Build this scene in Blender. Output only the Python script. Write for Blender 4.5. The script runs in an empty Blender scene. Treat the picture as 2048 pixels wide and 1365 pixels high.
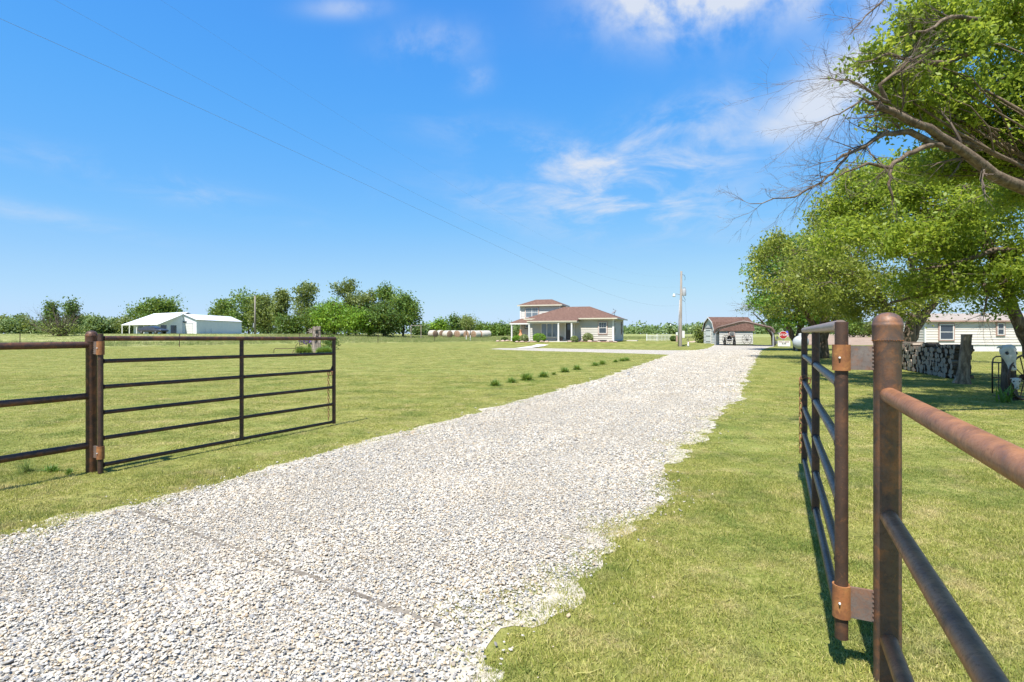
import bpy, bmesh, math, random
import numpy as np
from mathutils import Vector, Matrix, noise as mnoise

S = bpy.context.scene
COL = S.collection
R = math.radians

# ------------------------------------------------------------------ camera
F_PX, HOR, CAM_H = 1100.0, 668.0, 1.5       # focal length in photo pixels, horizon row, eye height
cam = bpy.data.objects.new("camera", bpy.data.cameras.new("camera"))
COL.objects.link(cam)
cam.data.sensor_width = 36.0
cam.data.lens = F_PX / 2048 * 36
cam.data.shift_y = -(682.5 - HOR) / 2048
cam.data.clip_start = 0.05
cam.data.clip_end = 9000
cam.location = (0, 0, CAM_H)
cam.rotation_euler = (R(90), 0, 0)
S.camera = cam

# ------------------------------------------------------------------ sky, sun, exposure
SUN_EL = 61.0
DRV = Vector((0.432, 0.902, 0)).normalized()      # direction of the drive; shadows fall the same way
S.view_settings.view_transform = 'Standard'
S.view_settings.look = 'None'
S.view_settings.gamma = 1
S.view_settings.exposure = 0.92
W = bpy.data.worlds.new("World"); S.world = W; W.use_nodes = True
wn, wl = W.node_tree.nodes, W.node_tree.links
wn.clear()
def wnode(t, **k):
    n = wn.new(t)
    for a, b in k.items(): setattr(n, a, b)
    return n
def wmath(op, a, b=None, clamp=False):
    n = wnode('ShaderNodeMath', operation=op, use_clamp=clamp)
    for i, v in enumerate((a, b)):
        if v is None: continue
        if isinstance(v, (int, float)): n.inputs[i].default_value = v
        else: wl.new(v, n.inputs[i])
    return n.outputs[0]
sky = wnode('ShaderNodeTexSky', sky_type='NISHITA', sun_disc=False)
sky.sun_elevation = R(SUN_EL)
sun_dir = Vector((-DRV.x * math.cos(R(SUN_EL)), -DRV.y * math.cos(R(SUN_EL)), math.sin(R(SUN_EL))))
sky.sun_rotation = math.atan2(sun_dir.x, sun_dir.y)
sky.altitude = 0; sky.air_density = 1.0; sky.dust_density = 0.2; sky.ozone_density = 2.2
SKY_S = 0.063
KX = SKY_S * 2 ** 0.92
sc_ = wnode('ShaderNodeSeparateColor'); wl.new(sky.outputs[0], sc_.inputs[0])
def grade(ch, pts):            # the photo's polarised, saturated blue: a tone curve on each channel of the sky
    n = wnode('ShaderNodeFloatCurve'); cv = n.mapping.curves[0]
    while len(cv.points) < len(pts): cv.points.new(.5, .5)
    for p_, (a_, b_) in zip(cv.points, pts): p_.location = (a_, b_)
    n.mapping.update(); wl.new(wmath('MINIMUM', wmath('MULTIPLY', sc_.outputs[ch], KX), 1.0), n.inputs['Value'])
    return wmath('DIVIDE', n.outputs[0], KX)
hs = wnode('ShaderNodeCombineColor')
wl.new(grade(0, [(0, 0), (.143, .090), (.2, .138), (.288, .215), (.379, .31), (.55, .44), (.84, .57), (1, .60)]), hs.inputs[0])
wl.new(grade(1, [(0, 0), (.12, .17), (.24, .375), (.4, .51), (.563, .62), (.825, .76), (1, .79)]), hs.inputs[1])
wl.new(grade(2, [(0, 0), (.2, .46), (.34, .84), (.45, .945), (1, .94)]), hs.inputs[2])
tcw = wnode('ShaderNodeTexCoord')
DIR = tcw.outputs['Generated']
def wdot(v):
    n = wnode('ShaderNodeVectorMath', operation='DOT_PRODUCT'); wl.new(DIR, n.inputs[0]); n.inputs[1].default_value = v
    return n.outputs['Value']
sep = wnode('ShaderNodeSeparateXYZ'); wl.new(DIR, sep.inputs[0])
zc = wmath('MAXIMUM', sep.outputs[2], 0.0)
zz = wmath('ADD', zc, 0.14)
cmb = wnode('ShaderNodeCombineXYZ')
wl.new(wmath('DIVIDE', sep.outputs[0], zz), cmb.inputs[0]); wl.new(wmath('DIVIDE', sep.outputs[1], zz), cmb.inputs[1])
def wnoise(scale, detail, rough, dist=0.0, vec=None, lo=.4, hi=.7):
    n = wnode('ShaderNodeTexNoise'); n.inputs['Scale'].default_value = scale; n.inputs['Detail'].default_value = detail
    n.inputs['Roughness'].default_value = rough; n.inputs['Distortion'].default_value = dist
    wl.new(vec or cmb.outputs[0], n.inputs['Vector'])
    m = wnode('ShaderNodeMapRange', interpolation_type='SMOOTHSTEP'); wl.new(n.outputs[0], m.inputs[0])
    m.inputs[1].default_value = lo; m.inputs[2].default_value = hi
    return m.outputs[0]
fine = wnoise(2.6, 9, .62, .5, lo=.36, hi=.80)
puff = wnoise(7.5, 8, .58, .15, vec=DIR, lo=.36, hi=.64)
cover = wnoise(.8, 4, .55, .3, lo=.60, hi=.86)
total = wmath('MULTIPLY', wmath('MULTIPLY', cover, fine), .10)
# clouds: photo direction, angular half-sizes, tilt, strength, kind (soft streak / puffy)
CL = [(1510, -30, 150, 50, -4, 1.25, 1), (1310, 0, 90, 46, -14, .95, 1), (1755, 120, 120, 48, 36, 1.0, 1), (1640, 190, 60, 34, 30, .45, 1),
      (1345, 325, 150, 60, 16, 1.05, 0), (1210, 405, 200, 42, -6, .95, 0), (1120, 318, 105, 30, -8, .95, 0), (1340, 245, 120, 28, 14, .7, 0),
      (860, 92, 60, 26, 8, .6, 1), (950, 160, 26, 16, 10, .55, 1), (690, 15, 50, 13, 10, .5, 1), (300, 365, 170, 20, -7, .38, 0),
      (60, 428, 120, 13, -6, .40, 0), (960, 262, 130, 24, -4, .25, 0), (1530, 265, 40, 22, 20, .35, 1)]
for px, py, sx, sy, tilt, amp, kind in CL:
    c = Vector(((px - 1024) / F_PX, 1, (HOR - py) / F_PX)).normalized()
    r = Vector((c.y, -c.x, 0)).normalized(); u = r.cross(c).normalized()
    a = R(tilt); r2 = r * math.cos(a) + u * math.sin(a); u2 = u * math.cos(a) - r * math.sin(a)
    da = wmath('DIVIDE', wdot(r2), sx / F_PX); db = wmath('DIVIDE', wdot(u2), sy / F_PX)
    e = wmath('ADD', wmath('MULTIPLY', da, da), wmath('MULTIPLY', db, db))
    g = wmath('EXPONENT', wmath('MULTIPLY', e, -.75))
    g = wmath('MULTIPLY', g, wmath('GREATER_THAN', wdot(c), 0.0))
    g = wmath('MULTIPLY', wmath('MULTIPLY', g, amp), fine if kind == 0 else puff)
    total = wmath('ADD', total, g)
total = wmath('MINIMUM', total, 0.9)
cloud = wnode('ShaderNodeRGB'); cloud.outputs[0].default_value = (.76 / KX, .81 / KX, .90 / KX, 1)
mx = wnode('ShaderNodeMix', data_type='RGBA'); wl.new(total, mx.inputs[0])
wl.new(hs.outputs[0], mx.inputs[6]); wl.new(cloud.outputs[0], mx.inputs[7])
bg = wnode('ShaderNodeBackground'); bg.inputs[1].default_value = SKY_S
wl.new(mx.outputs[2], bg.inputs[0])
wo = wnode('ShaderNodeOutputWorld'); wl.new(bg.outputs[0], wo.inputs[0])

sun = bpy.data.objects.new("sun", bpy.data.lights.new("sun", 'SUN')); COL.objects.link(sun)
sun.data.energy = 5.0; sun.data.angle = R(0.53); sun.data.color = (1.0, .955, .88)
sun.rotation_euler = sun_dir.to_track_quat('Z', 'Y').to_euler()
sun.location = (0, 0, 60)
S.cycles.max_bounces = 6; S.cycles.diffuse_bounces = 3; S.cycles.glossy_bounces = 3; S.cycles.transmission_bounces = 4
S.cycles.transparent_max_bounces = 6

# ------------------------------------------------------------------ terrain height
def sstep(a, b, x):
    t = np.clip((np.asarray(x, float) - a) / (b - a), 0, 1); return t * t * (3 - 2 * t)
HOUSE_P = (11.4, 62.0); HOUSE_A = R(20)
def gz(x, y):
    x = np.asarray(x, float); y = np.asarray(y, float)
    b = np.interp(y, [-50, 20, 60, 80, 120, 200, 400, 9000], [0, 0, .16, .32, .72, 1.08, 1.28, 1.3])
    lf = sstep(-8, -52, x) * sstep(52, 98, y) * 1.0
    b = b + lf * np.clip(1.47 - b, 0, 2)
    # the house stands on a slight rise
    dx, dy = x - 9.0, y - 67.5
    d = np.sqrt((dx / 1.35) ** 2 + dy ** 2)
    b = b + .40 * (1 - sstep(5.5, 13.5, d))
    b = b - .10 * sstep(26, 34, x) * sstep(20, 38, y) * (1 - sstep(60, 80, y))
    return b
def g(x, y): return float(gz(x, y))
def at(px, py, D): return Vector(((px - 1024) * D / F_PX, D, CAM_H - (py - HOR) * D / F_PX))
def gp(px, py):
    """point of the ground seen at a photo pixel"""
    D = CAM_H * F_PX / max(py - HOR, 1.0)
    for _ in range(60):
        z = g((px - 1024) * D / F_PX, D); D2 = (CAM_H - z) * F_PX / (py - HOR); D = .5 * D + .5 * D2
    x = (px - 1024) * D / F_PX
    return Vector((x, D, g(x, D)))

# ------------------------------------------------------------------ helpers
class MB:
    def __init__(s): s.v = []; s.f = []; s.m = []
    def add(s, vs, fs, mi=0):
        o = len(s.v); s.v += [tuple(p) for p in vs]; s.f += [tuple(i + o for i in f) for f in fs]; s.m += [mi] * len(fs); return s
    def box(s, x0, x1, y0, y1, z0, z1, mi=0, M=None):
        vs = [Vector((x, y, z)) for z in (z0, z1) for x, y in ((x0, y0), (x1, y0), (x1, y1), (x0, y1))]
        if M is not None: vs = [M @ v for v in vs]
        return s.add(vs, [(3, 2, 1, 0), (4, 5, 6, 7), (0, 1, 5, 4), (1, 2, 6, 5), (2, 3, 7, 6), (3, 0, 4, 7)], mi)
    def tube(s, pts, rad, n=8, cap=True, mi=0, flat=1.0, phase=0.0):
        pts = [Vector(p) for p in pts]
        if isinstance(rad, (int, float)): rad = [rad] * len(pts)
        up = None; rings = []; o = len(s.v)
        for i, p in enumerate(pts):
            t = (pts[min(i + 1, len(pts) - 1)] - pts[max(i - 1, 0)])
            if t.length < 1e-9: t = Vector((0, 0, 1))
            t.normalize()
            if up is None: up = Vector((1, 0, 0)) if abs(t.z) > .9 else Vector((0, 0, 1))
            a = up - t * up.dot(t)
            if a.length < 1e-6: a = t.orthogonal()
            a.normalize(); up = a; b = t.cross(a)
            for k in range(n):
                th = 2 * math.pi * k / n + phase
                s.v.append(tuple(p + (a * math.cos(th) + b * math.sin(th) * flat) * rad[i]))
        for i in range(len(pts) - 1):
            for k in range(n):
                k2 = (k + 1) % n
                s.f.append((o + i * n + k, o + i * n + k2, o + (i + 1) * n + k2, o + (i + 1) * n + k)); s.m.append(mi)
        if cap:
            s.f.append(tuple(o + k for k in range(n))[::-1]); s.m.append(mi)
            e = o + (len(pts) - 1) * n; s.f.append(tuple(e + k for k in range(n))); s.m.append(mi)
        return s
    def lathe(s, prof, n=20, c=(0, 0, 0), mi=0, M=None):
        c = Vector(c); vs = []
        for r, z in prof:
            for k in range(n):
                th = 2 * math.pi * k / n; p = Vector((r * math.cos(th), r * math.sin(th), z))
                vs.append(c + (M @ p if M is not None else p))
        fs = [(i * n + k, i * n + (k + 1) % n, (i + 1) * n + (k + 1) % n, (i + 1) * n + k) for i in range(len(prof) - 1) for k in range(n)]
        fs.append(tuple(range(n))[::-1]); fs.append(tuple((len(prof) - 1) * n + k for k in range(n)))
        return s.add(vs, fs, mi)
    def prism(s, poly, d, M=None, mi=0):
        """polygon in local XZ extruded by d along +Y"""
        n = len(poly); vs = [Vector((x, 0, z)) for x, z in poly] + [Vector((x, d, z)) for x, z in poly]
        if M is not None: vs = [M @ v for v in vs]
        return s.add(vs, [tuple(range(n)), tuple(range(n, 2 * n))[::-1]] + [(i, i + n, (i + 1) % n + n, (i + 1) % n) for i in range(n)], mi)
    def torus(s, c, R0, r, M=None, n=24, m=6, a0=0, a1=2 * math.pi, mi=0):
        full = abs(a1 - a0 - 2 * math.pi) < 1e-6
        k = n if full else n + 1; c = Vector(c); vs = []
        for i in range(k):
            a = a0 + (a1 - a0) * i / n
            for j in range(m):
                b = 2 * math.pi * j / m
                p = Vector(((R0 + r * math.cos(b)) * math.cos(a), r * math.sin(b), (R0 + r * math.cos(b)) * math.sin(a)))
                vs.append(c + (M @ p if M is not None else p))
        fs = [(i * m + j, i * m + (j + 1) % m, ((i + 1) % k) * m + (j + 1) % m, ((i + 1) % k) * m + j) for i in range(n if full else n) for j in range(m)]
        return s.add(vs, fs, mi)
    def mesh(s, name, mats, smooth=False):
        me = bpy.data.meshes.new(name); me.from_pydata(s.v, [], s.f)
        for m in (mats if isinstance(mats, (list, tuple)) else [mats]): me.materials.append(m)
        if len(me.materials) > 1: me.polygons.foreach_set('material_index', s.m)
        bm = bmesh.new(); bm.from_mesh(me); bmesh.ops.recalc_face_normals(bm, faces=bm.faces); bm.to_mesh(me); bm.free()
        if smooth: me.shade_smooth()
        me.update(); return me
    def build(s, name, mats, parent=None, smooth=False, auto=None):
        me = s.mesh(name, mats, smooth or auto is not None)
        if auto is not None: me.set_sharp_from_angle(angle=R(auto))
        o = bpy.data.objects.new(name, me); COL.objects.link(o); o.parent = parent; return o
def tag(o, label=None, cat=None, group=None, kind=None):
    for k, v in (('label', label), ('category', cat), ('group', group), ('kind', kind)):
        if v: o[k] = v
    return o
def thing(name, label, cat, loc=(0, 0, 0), rz=0, group=None):
    o = bpy.data.objects.new(name, None); COL.objects.link(o); o.empty_display_size = .2
    o.location = loc; o.rotation_euler = (0, 0, rz); return tag(o, label, cat, group)
def copy_tree(o, parent=None):
    c = o.copy(); COL.objects.link(c); c.parent = parent
    for ch in list(o.children): copy_tree(ch, c)
    return c
def np_mesh(name, V, Fq, mat, smooth=False):
    me = bpy.data.meshes.new(name); V = np.asarray(V, np.float32); Fq = np.asarray(Fq, np.int32); k = Fq.shape[1]
    me.vertices.add(len(V)); me.vertices.foreach_set('co', V.ravel())
    me.loops.add(Fq.size); me.loops.foreach_set('vertex_index', Fq.ravel())
    me.polygons.add(len(Fq)); me.polygons.foreach_set('loop_start', np.arange(0, Fq.size, k, dtype=np.int32))
    me.polygons.foreach_set('loop_total', np.full(len(Fq), k, np.int32))
    me.update(calc_edges=True); me.materials.append(mat)
    if smooth: me.shade_smooth()
    return me
def link(name, me, parent=None):
    o = bpy.data.objects.new(name, me); COL.objects.link(o); o.parent = parent; return o

# ------------------------------------------------------------------ materials
class NT:
    def __init__(s, name):
        s.mat = bpy.data.materials.new(name); s.mat.use_nodes = True; s.t = s.mat.node_tree; s.n = s.t.nodes; s.l = s.t.links
        s.p = s.n['Principled BSDF']; s.out = s.n['Material Output']
    def node(s, t, ins=None, **k):
        n = s.n.new(t)
        for a, b in k.items(): setattr(n, a, b)
        for a, b in (ins or {}).items(): s.set(n.inputs[a], b)
        return n
    def set(s, sock, v):
        if hasattr(v, 'is_output'): s.l.new(v, sock)
        else:
            if isinstance(v, (tuple, list)) and len(v) == 3 and sock.type == 'RGBA': v = (*v, 1)
            sock.default_value = v
    def coord(s, kind='Object', scale=(1, 1, 1)):
        if kind == 'World': c = s.node('ShaderNodeNewGeometry').outputs['Position']
        else: c = s.node('ShaderNodeTexCoord').outputs[kind]
        if scale == (1, 1, 1): return c
        return s.node('ShaderNodeMapping', {'Vector': c, 'Scale': scale}).outputs[0]
    def noise(s, vec, scale, detail=4, rough=.55, dist=0):
        return s.node('ShaderNodeTexNoise', {'Vector': vec, 'Scale': scale, 'Detail': detail, 'Roughness': rough, 'Distortion': dist}).outputs[0]
    def rng(s, v, a, b, c=0.0, d=1.0, smooth=False):
        return s.node('ShaderNodeMapRange', {0: v, 1: a, 2: b, 3: c, 4: d}, interpolation_type='SMOOTHSTEP' if smooth else 'LINEAR').outputs[0]
    def math(s, op, a, b=0.0):
        return s.node('ShaderNodeMath', {0: a, 1: b}, operation=op).outputs[0]
    def mix(s, f, a, b, mode='MIX'):
        n = s.node('ShaderNodeMix', data_type='RGBA', blend_type=mode); s.set(n.inputs[0], f); s.set(n.inputs[6], a); s.set(n.inputs[7], b)
        return n.outputs[2]
    def ramp(s, v, stops, interp='LINEAR'):
        n = s.node('ShaderNodeValToRGB', {0: v}); e = n.color_ramp.elements; n.color_ramp.interpolation = interp
        while len(e) < len(stops): e.new(.5)
        for el, (p, c) in zip(e, stops): el.position = p; el.color = (*c, 1)
        return n.outputs[0]
    def bump(s, h, strength, dist=.01):
        n = s.node('ShaderNodeBump', {'Height': h, 'Strength': strength, 'Distance': dist}); s.l.new(n.outputs[0], s.p.inputs['Normal']); return n
    def fin(s, color=None, rough=None, metal=None, spec=None):
        for k, v in (('Base Color', color), ('Roughness', rough), ('Metallic', metal), ('Specular IOR Level', spec)):
            if v is not None: s.set(s.p.inputs[k], v)
        return s.mat
def pm(name, c1, c2=None, scale=6, rough=.6, metal=0, bump=0, bscale=30, stretch=(1, 1, 1), bdist=.01, spec=None, lo=.35, hi=.65):
    t = NT(name); vec = t.coord('Object', stretch)
    col = c1 if c2 is None else t.mix(t.rng(t.noise(vec, scale, 6, .6), lo, hi), c1, c2)
    if bump: t.bump(t.noise(vec, bscale, 5, .6), bump, bdist)
    return t.fin(col, rough, metal, spec)
def rusty(name, dark, mid, bright, amount=.5, rough=.45, metal=.35, tint_scale=5, spec=.5):
    t = NT(name); v = t.coord('World')
    n1 = t.noise(v, tint_scale, 6, .62, .4); n2 = t.noise(v, 75, 8, .75); n3 = t.noise(v, 11, 5, .6, .8)
    c = t.mix(t.rng(n1, .36, .66), dark, mid)
    c = t.mix(t.math('MULTIPLY', t.rng(t.math('ADD', t.math('MULTIPLY', n3, .6), t.math('MULTIPLY', n2, .4)), .62 - .28 * amount, .74 - .15 * amount), .85), c, bright)
    c = t.mix(t.math('MULTIPLY', t.rng(n2, .50, .66), .55), c, t.mix(.35, (.02, .012, .010), dark))
    c = t.mix(t.math('MULTIPLY', t.rng(t.noise(v, 22, 8, .78, 1.2), .56, .64), .55), c, bright)
    t.bump(n2, .30, .003)
    return t.fin(c, t.rng(n2, .3, .7, rough - .1, rough + .25), metal, spec)
def leafmat(name, dark, light, yellow=None, trans=.35, patch=.8, rough=.5):
    t = NT(name)
    rnd = t.node('ShaderNodeNewGeometry').outputs['Random Per Island']
    v = t.coord('World')
    f = t.math('ADD', t.math('MULTIPLY', rnd, .50), t.math('MULTIPLY', t.rng(t.noise(v, patch, 4, .6), .36, .64), .50))
    stops = [(0, dark), (.75, light)] + ([(1, yellow)] if yellow else [])
    c = t.ramp(f, stops)
    t.fin(c, rough, 0, .35)
    tr = t.node('ShaderNodeBsdfTranslucent', {'Color': t.mix(.5, c, (.52, .60, .07))})
    ms = t.node('ShaderNodeMixShader', {0: trans}); t.l.new(t.p.outputs[0], ms.inputs[1]); t.l.new(tr.outputs[0], ms.inputs[2])
    t.l.new(ms.outputs[0], t.out.inputs[0]); return t.mat

M = {}
# ground: mown lawn, beyond an oblique edge the rough pasture
t = NT('lawn_and_pasture'); P = t.coord('World')
sx = t.node('ShaderNodeSeparateXYZ', {0: P})
big = t.noise(P, .16, 4, .6); med = t.noise(P, 1.3, 5, .62); fin_ = t.noise(P, 26, 6, .72); streak = t.noise(t.node('ShaderNodeMapping', {'Vector': P, 'Rotation': (0, 0, R(-26)), 'Scale': (.35, 2.2, 1)}).outputs[0], .55, 4, .6)
lawn = t.ramp(t.math('ADD', t.math('MULTIPLY', fin_, .55), t.math('MULTIPLY', med, .45)), [(.39, (.044, .046, .012)), (.46, (.130, .140, .030)), (.54, (.205, .204, .054)), (.64, (.33, .298, .126))])
lawn = t.mix(t.math('MULTIPLY', t.rng(t.noise(P, .45, 6, .68), .46, .64), .8), lawn, t.mix(.55, lawn, (.105, .165, .030)))
lawn = t.mix(t.math('MULTIPLY', t.rng(streak, .42, .70), .42), lawn, (.27, .25, .085))
past = t.ramp(t.noise(t.coord('World', (.5, 1, 1)), .8, 7, .7), [(.34, (.125, .165, .035)), (.5, (.22, .235, .075)), (.66, (.36, .33, .16))])
edge = t.math('SUBTRACT', sx.outputs[1], t.math('ADD', t.math('MULTIPLY', t.math('ADD', sx.outputs[0], 47.0), .70), 51.5))
edge = t.math('ADD', edge, t.math('MULTIPLY', t.math('SUBTRACT', t.noise(P, .35, 4, .6), .5), 5.0))
col = t.mix(t.rng(edge, -.6, .6), lawn, past)
t.bump(t.math('ADD', t.math('MULTIPLY', fin_, .6), t.math('MULTIPLY', t.noise(P, 90, 3, .7), .4)), .45, .014)
M['ground'] = t.fin(col, .95, 0, .1)
# gravel sheet below the loose stones
t = NT('crushed_limestone'); P = t.coord('World')
vor = t.node('ShaderNodeTexVoronoi', {'Vector': P, 'Scale': 34.0, 'Randomness': 1.0}); vc = vor.outputs['Color']; vd = vor.outputs['Distance']
sep_ = t.node('ShaderNodeSeparateColor', {0: vc})
c = t.ramp(sep_.outputs[0], [(0, (.36, .35, .33)), (.35, (.48, .455, .405)), (.7, (.515, .495, .455)), (1, (.465, .41, .33))])
c = t.mix(t.rng(vd, .28, .62), c, (.24, .21, .165))
c = t.mix(t.math('MULTIPLY', t.rng(t.noise(P, .9, 5, .6), .45, .72), .32), c, (.52, .455, .365))
t.bump(vd, -.6, .02)
M['gravel_base'] = t.fin(c, .95, 0, .15)
t = NT('limestone_chip')
rnd = t.node('ShaderNodeObjectInfo').outputs['Random']
c = t.ramp(rnd, [(0, (.13, .13, .135)), (.13, (.27, .27, .27)), (.3, (.42, .395, .345)), (.6, (.525, .49, .425)), (.8, (.51, .44, .335)), (.93, (.42, .32, .205)), (1, (.20, .165, .13))])
c = t.mix(t.math('MULTIPLY', t.rng(t.noise(t.coord('World'), 60, 4, .6), .4, .7), .25), c, (.36, .33, .285))
c = t.mix(t.math('MULTIPLY', t.rng(t.noise(t.coord('World'), .7, 5, .65), .46, .68), .38), c, (.44, .37, .28))
M['stone'] = t.fin(c, .85, 0, .2)
def grassmat(name, cols, dry, trans=.34):
    t = NT(name); rnd = t.node('ShaderNodeObjectInfo').outputs['Random']; isl = t.node('ShaderNodeNewGeometry').outputs['Random Per Island']
    P = t.coord('World')
    f = t.math('ADD', t.math('MULTIPLY', rnd, .35), t.math('MULTIPLY', isl, .65))
    c = t.ramp(f, cols)
    pch = t.rng(t.noise(P, 2.1, 6, .7), .50, .66)
    c = t.mix(t.math('MULTIPLY', pch, .75), c, t.mix(isl, dry, cols[-1][1]))
    c = t.mix(t.math('MULTIPLY', t.rng(t.noise(P, .8, 6, .7), .47, .62), .70), c, (.135, .205, .038))
    t.fin(c, .6, 0, .25)
    tr = t.node('ShaderNodeBsdfTranslucent', {'Color': c}); ms = t.node('ShaderNodeMixShader', {0: trans})
    t.l.new(t.p.outputs[0], ms.inputs[1]); t.l.new(tr.outputs[0], ms.inputs[2]); t.l.new(ms.outputs[0], t.out.inputs[0]); return t.mat
M['grass'] = grassmat('mown_grass', [(0, (.085, .105, .018)), (.25, (.23, .258, .047)), (.6, (.39, .39, .094)), (1, (.60, .50, .235))], (.58, .45, .25))
M['pasture'] = grassmat('pasture_grass', [(0, (.12, .18, .04)), (.5, (.21, .26, .065)), (.85, (.34, .33, .14)), (1, (.48, .42, .25))], (.48, .42, .26))
M['lush'] = leafmat('lush_blades', (.035, .085, .012), (.105, .21, .03), (.22, .33, .07), .3)
M['concrete'] = pm('concrete', (0.468, 0.442, 0.391), (0.544, 0.510, 0.459), 3, .9, 0, .3, 60)
M['soil'] = pm('ploughed_soil', (.23, .155, .105), (.33, .24, .17), .5, .98, 0, 1.0, 1.2, (1, 1, 1), .3)
M['pipe'] = rusty('weathered_pipe', (.050, .030, .024), (.105, .055, .036), (.27, .105, .040), .55)
M['pipe_orange'] = rusty('rust_orange_pipe', (.13, .062, .036), (.27, .115, .055), (.46, .20, .085), .85, .42, .25)
M['pipe_post'] = rusty('post_rust', (.085, .058, .048), (.145, .092, .070), (.36, .150, .060), .55, .5, .25, 7)
M['gate_steel'] = rusty('gate_steel', (.055, .045, .042), (.11, .085, .075), (.21, .095, .045), .35, .36, .5)
M['gate_brown'] = rusty('gate_brown', (.040, .024, .018), (.085, .045, .030), (.19, .080, .034), .4, .5, .25)
M['hinge'] = rusty('hinge_rust', (.15, .058, .022), (.26, .095, .030), (.42, .19, .055), .6, .75, 0, 14)
M['plate'] = rusty('hinge_plate', (.12, .095, .085), (.17, .145, .13), (.25, .115, .06), .5, .6, .2, 12)
M['top_rail'] = rusty('sunlit_tan_rail', (.21, .155, .13), (.29, .215, .18), (.34, .20, .13), .4, .4, .3)  # lighter tan puts the sunlight on the rail's top into its colour
M['chain'] = rusty('chain_rust', (.10, .045, .02), (.24, .11, .045), (.38, .19, .08), .7, .6, .2, 20)
M['white'] = pm('white_paint', (0.608, 0.600, 0.568), (0.656, 0.648, 0.624), 4, .55)
M['siding'] = pm('cream_siding', (0.432, 0.403, 0.353), (0.475, 0.446, 0.396), 1.5, .65, 0, .1, 30, (.3, 1, 1))
M['siding_white'] = pm('white_siding', (0.532, 0.518, 0.476), (0.567, 0.553, 0.518), 1.5, .6)
M['siding_home'] = pm('vinyl_siding', (.57, .52, .46), (.62, .57, .51), .8, .55, 0, .05, 20, (.2, 1, 1))
def shingles(name, a, b, cc):
    t = NT(name); v = t.coord('Object')
    br = t.node('ShaderNodeTexBrick', {'Vector': t.node('ShaderNodeMapping', {'Vector': v, 'Scale': (1, 1.7, 1)}).outputs[0], 'Color1': (*a, 1), 'Color2': (*b, 1), 'Mortar': (*[x * .45 for x in a], 1), 'Scale': 3.2, 'Mortar Size': .012, 'Bias': -.1, 'Brick Width': .5, 'Row Height': .25})
    c = t.mix(t.rng(t.noise(v, 5, 6, .75), .40, .66), br.outputs[0], cc)
    t.bump(t.noise(v, 25, 4, .7), .6, .02)
    return t.fin(c, .95, 0, .1)
M['shingle'] = shingles('brown_shingle', (.155, .090, .068), (.225, .140, .108), (.095, .055, .043))
M['shingle_shed'] = shingles('shed_shingle', (.135, .080, .062), (.19, .118, .092), (.085, .047, .038))
M['roof_tan'] = pm('tan_shingle', (.25, .21, .175), (.31, .265, .225), 3, .95, 0, .3, 30)
M['metal_white'] = pm('white_sheet_metal', (0.648, 0.666, 0.693), (0.702, 0.720, 0.738), 1.2, .4, 0, 0)
M['metal_blue'] = pm('white_wall_metal', (0.461, 0.482, 0.518), (0.504, 0.526, 0.554), .8, .5)
def glassy(name, c, rough=.06):
    t = NT(name); t.fin(c, rough, 0, .9); return t.mat
M['glass'] = glassy('window_glass', (.035, .045, .055))
M['glass_pale'] = glassy('curtained_glass', (0.128, 0.160, 0.188))
M['black'] = pm('black_paint', (.018, .016, .016), (.03, .027, .026), 8, .45)
M['black_rough'] = pm('black_rubber', (.016, .016, .017), (.03, .03, .03), 12, .8)
M['trim_brown'] = pm('brown_trim', (.18, .095, .075), (.24, .13, .10), 8, .7)
M['trim_rose'] = pm('rose_trim', (.36, .23, .19), (.42, .28, .235), 6, .7)
M['fascia'] = pm('gutter_cream', (0.480, 0.435, 0.338), (0.525, 0.480, 0.390), 3, .6)
M['carport'] = pm('brown_sheet_metal', (0.091, 0.057, 0.041), (0.122, 0.077, 0.056), 2, .45, 0, 0)
M['galv'] = pm('galvanised', (0.252, 0.261, 0.270), (0.342, 0.351, 0.360), 6, .5, .4)
M['tank'] = pm('tank_paint', (0.330, 0.350, 0.370), (0.383, 0.403, 0.422), 2, .38, 0, .05, 8)
M['red'] = pm('sign_red', (0.300, 0.007, 0.010), (0.336, 0.012, 0.012), 4, .45)
M['terracotta'] = pm('terracotta', (.48, .20, .09), (.56, .27, .13), 7, .8)
M['pole'] = pm('weathered_pole', (.17, .145, .12), (.27, .24, .205), 3, .9, 0, .6, 12, (6, 6, .5))
def barkmat(name, a, b, cc, zs=.28):
    t = NT(name); v = t.coord('Object', (1, 1, zs))
    n = t.noise(v, 9, 6, .7, .6); c = t.ramp(n, [(.33, a), (.52, b), (.68, cc)])
    t.bump(n, .9, .03); return t.fin(c, .95, 0, .1)
M['bark'] = barkmat('elm_bark', (.055, .040, .028), (.145, .108, .078), (.27, .215, .16))
M['bark_light'] = barkmat('dead_limb_bark', (0.074, 0.053, 0.037), (0.155, 0.115, 0.081), (0.248, 0.198, 0.149), .8)
M['twig'] = pm('twig_bark', (.075, .054, .040), (.15, .112, .085), 3, .95)
M['bark_end'] = pm('cut_wood', (.20, .155, .115), (.38, .31, .24), 14, .95, 0, .3, 40)
M['log_bark'] = barkmat('log_bark', (.035, .027, .021), (.095, .072, .055), (.205, .17, .135))
M['driftwood'] = barkmat('grey_driftwood', (.08, .062, .048), (.24, .20, .165), (.42, .37, .32))
M['trunk_cut'] = barkmat('dry_trunk', (.10, .068, .045), (.26, .19, .135), (.43, .335, .25))
M['bone'] = pm('bleached_bone', (.46, .42, .36), (.58, .54, .47), 12, .75, 0, .3, 40)
M['rock'] = pm('bed_rock', (.30, .20, .155), (.47, .37, .30), 5, .95, 0, .6, 20)
M['mulch'] = pm('bed_mulch', (.15, .082, .055), (.34, .22, .16), 5, 1, 0, .6, 12)
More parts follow.
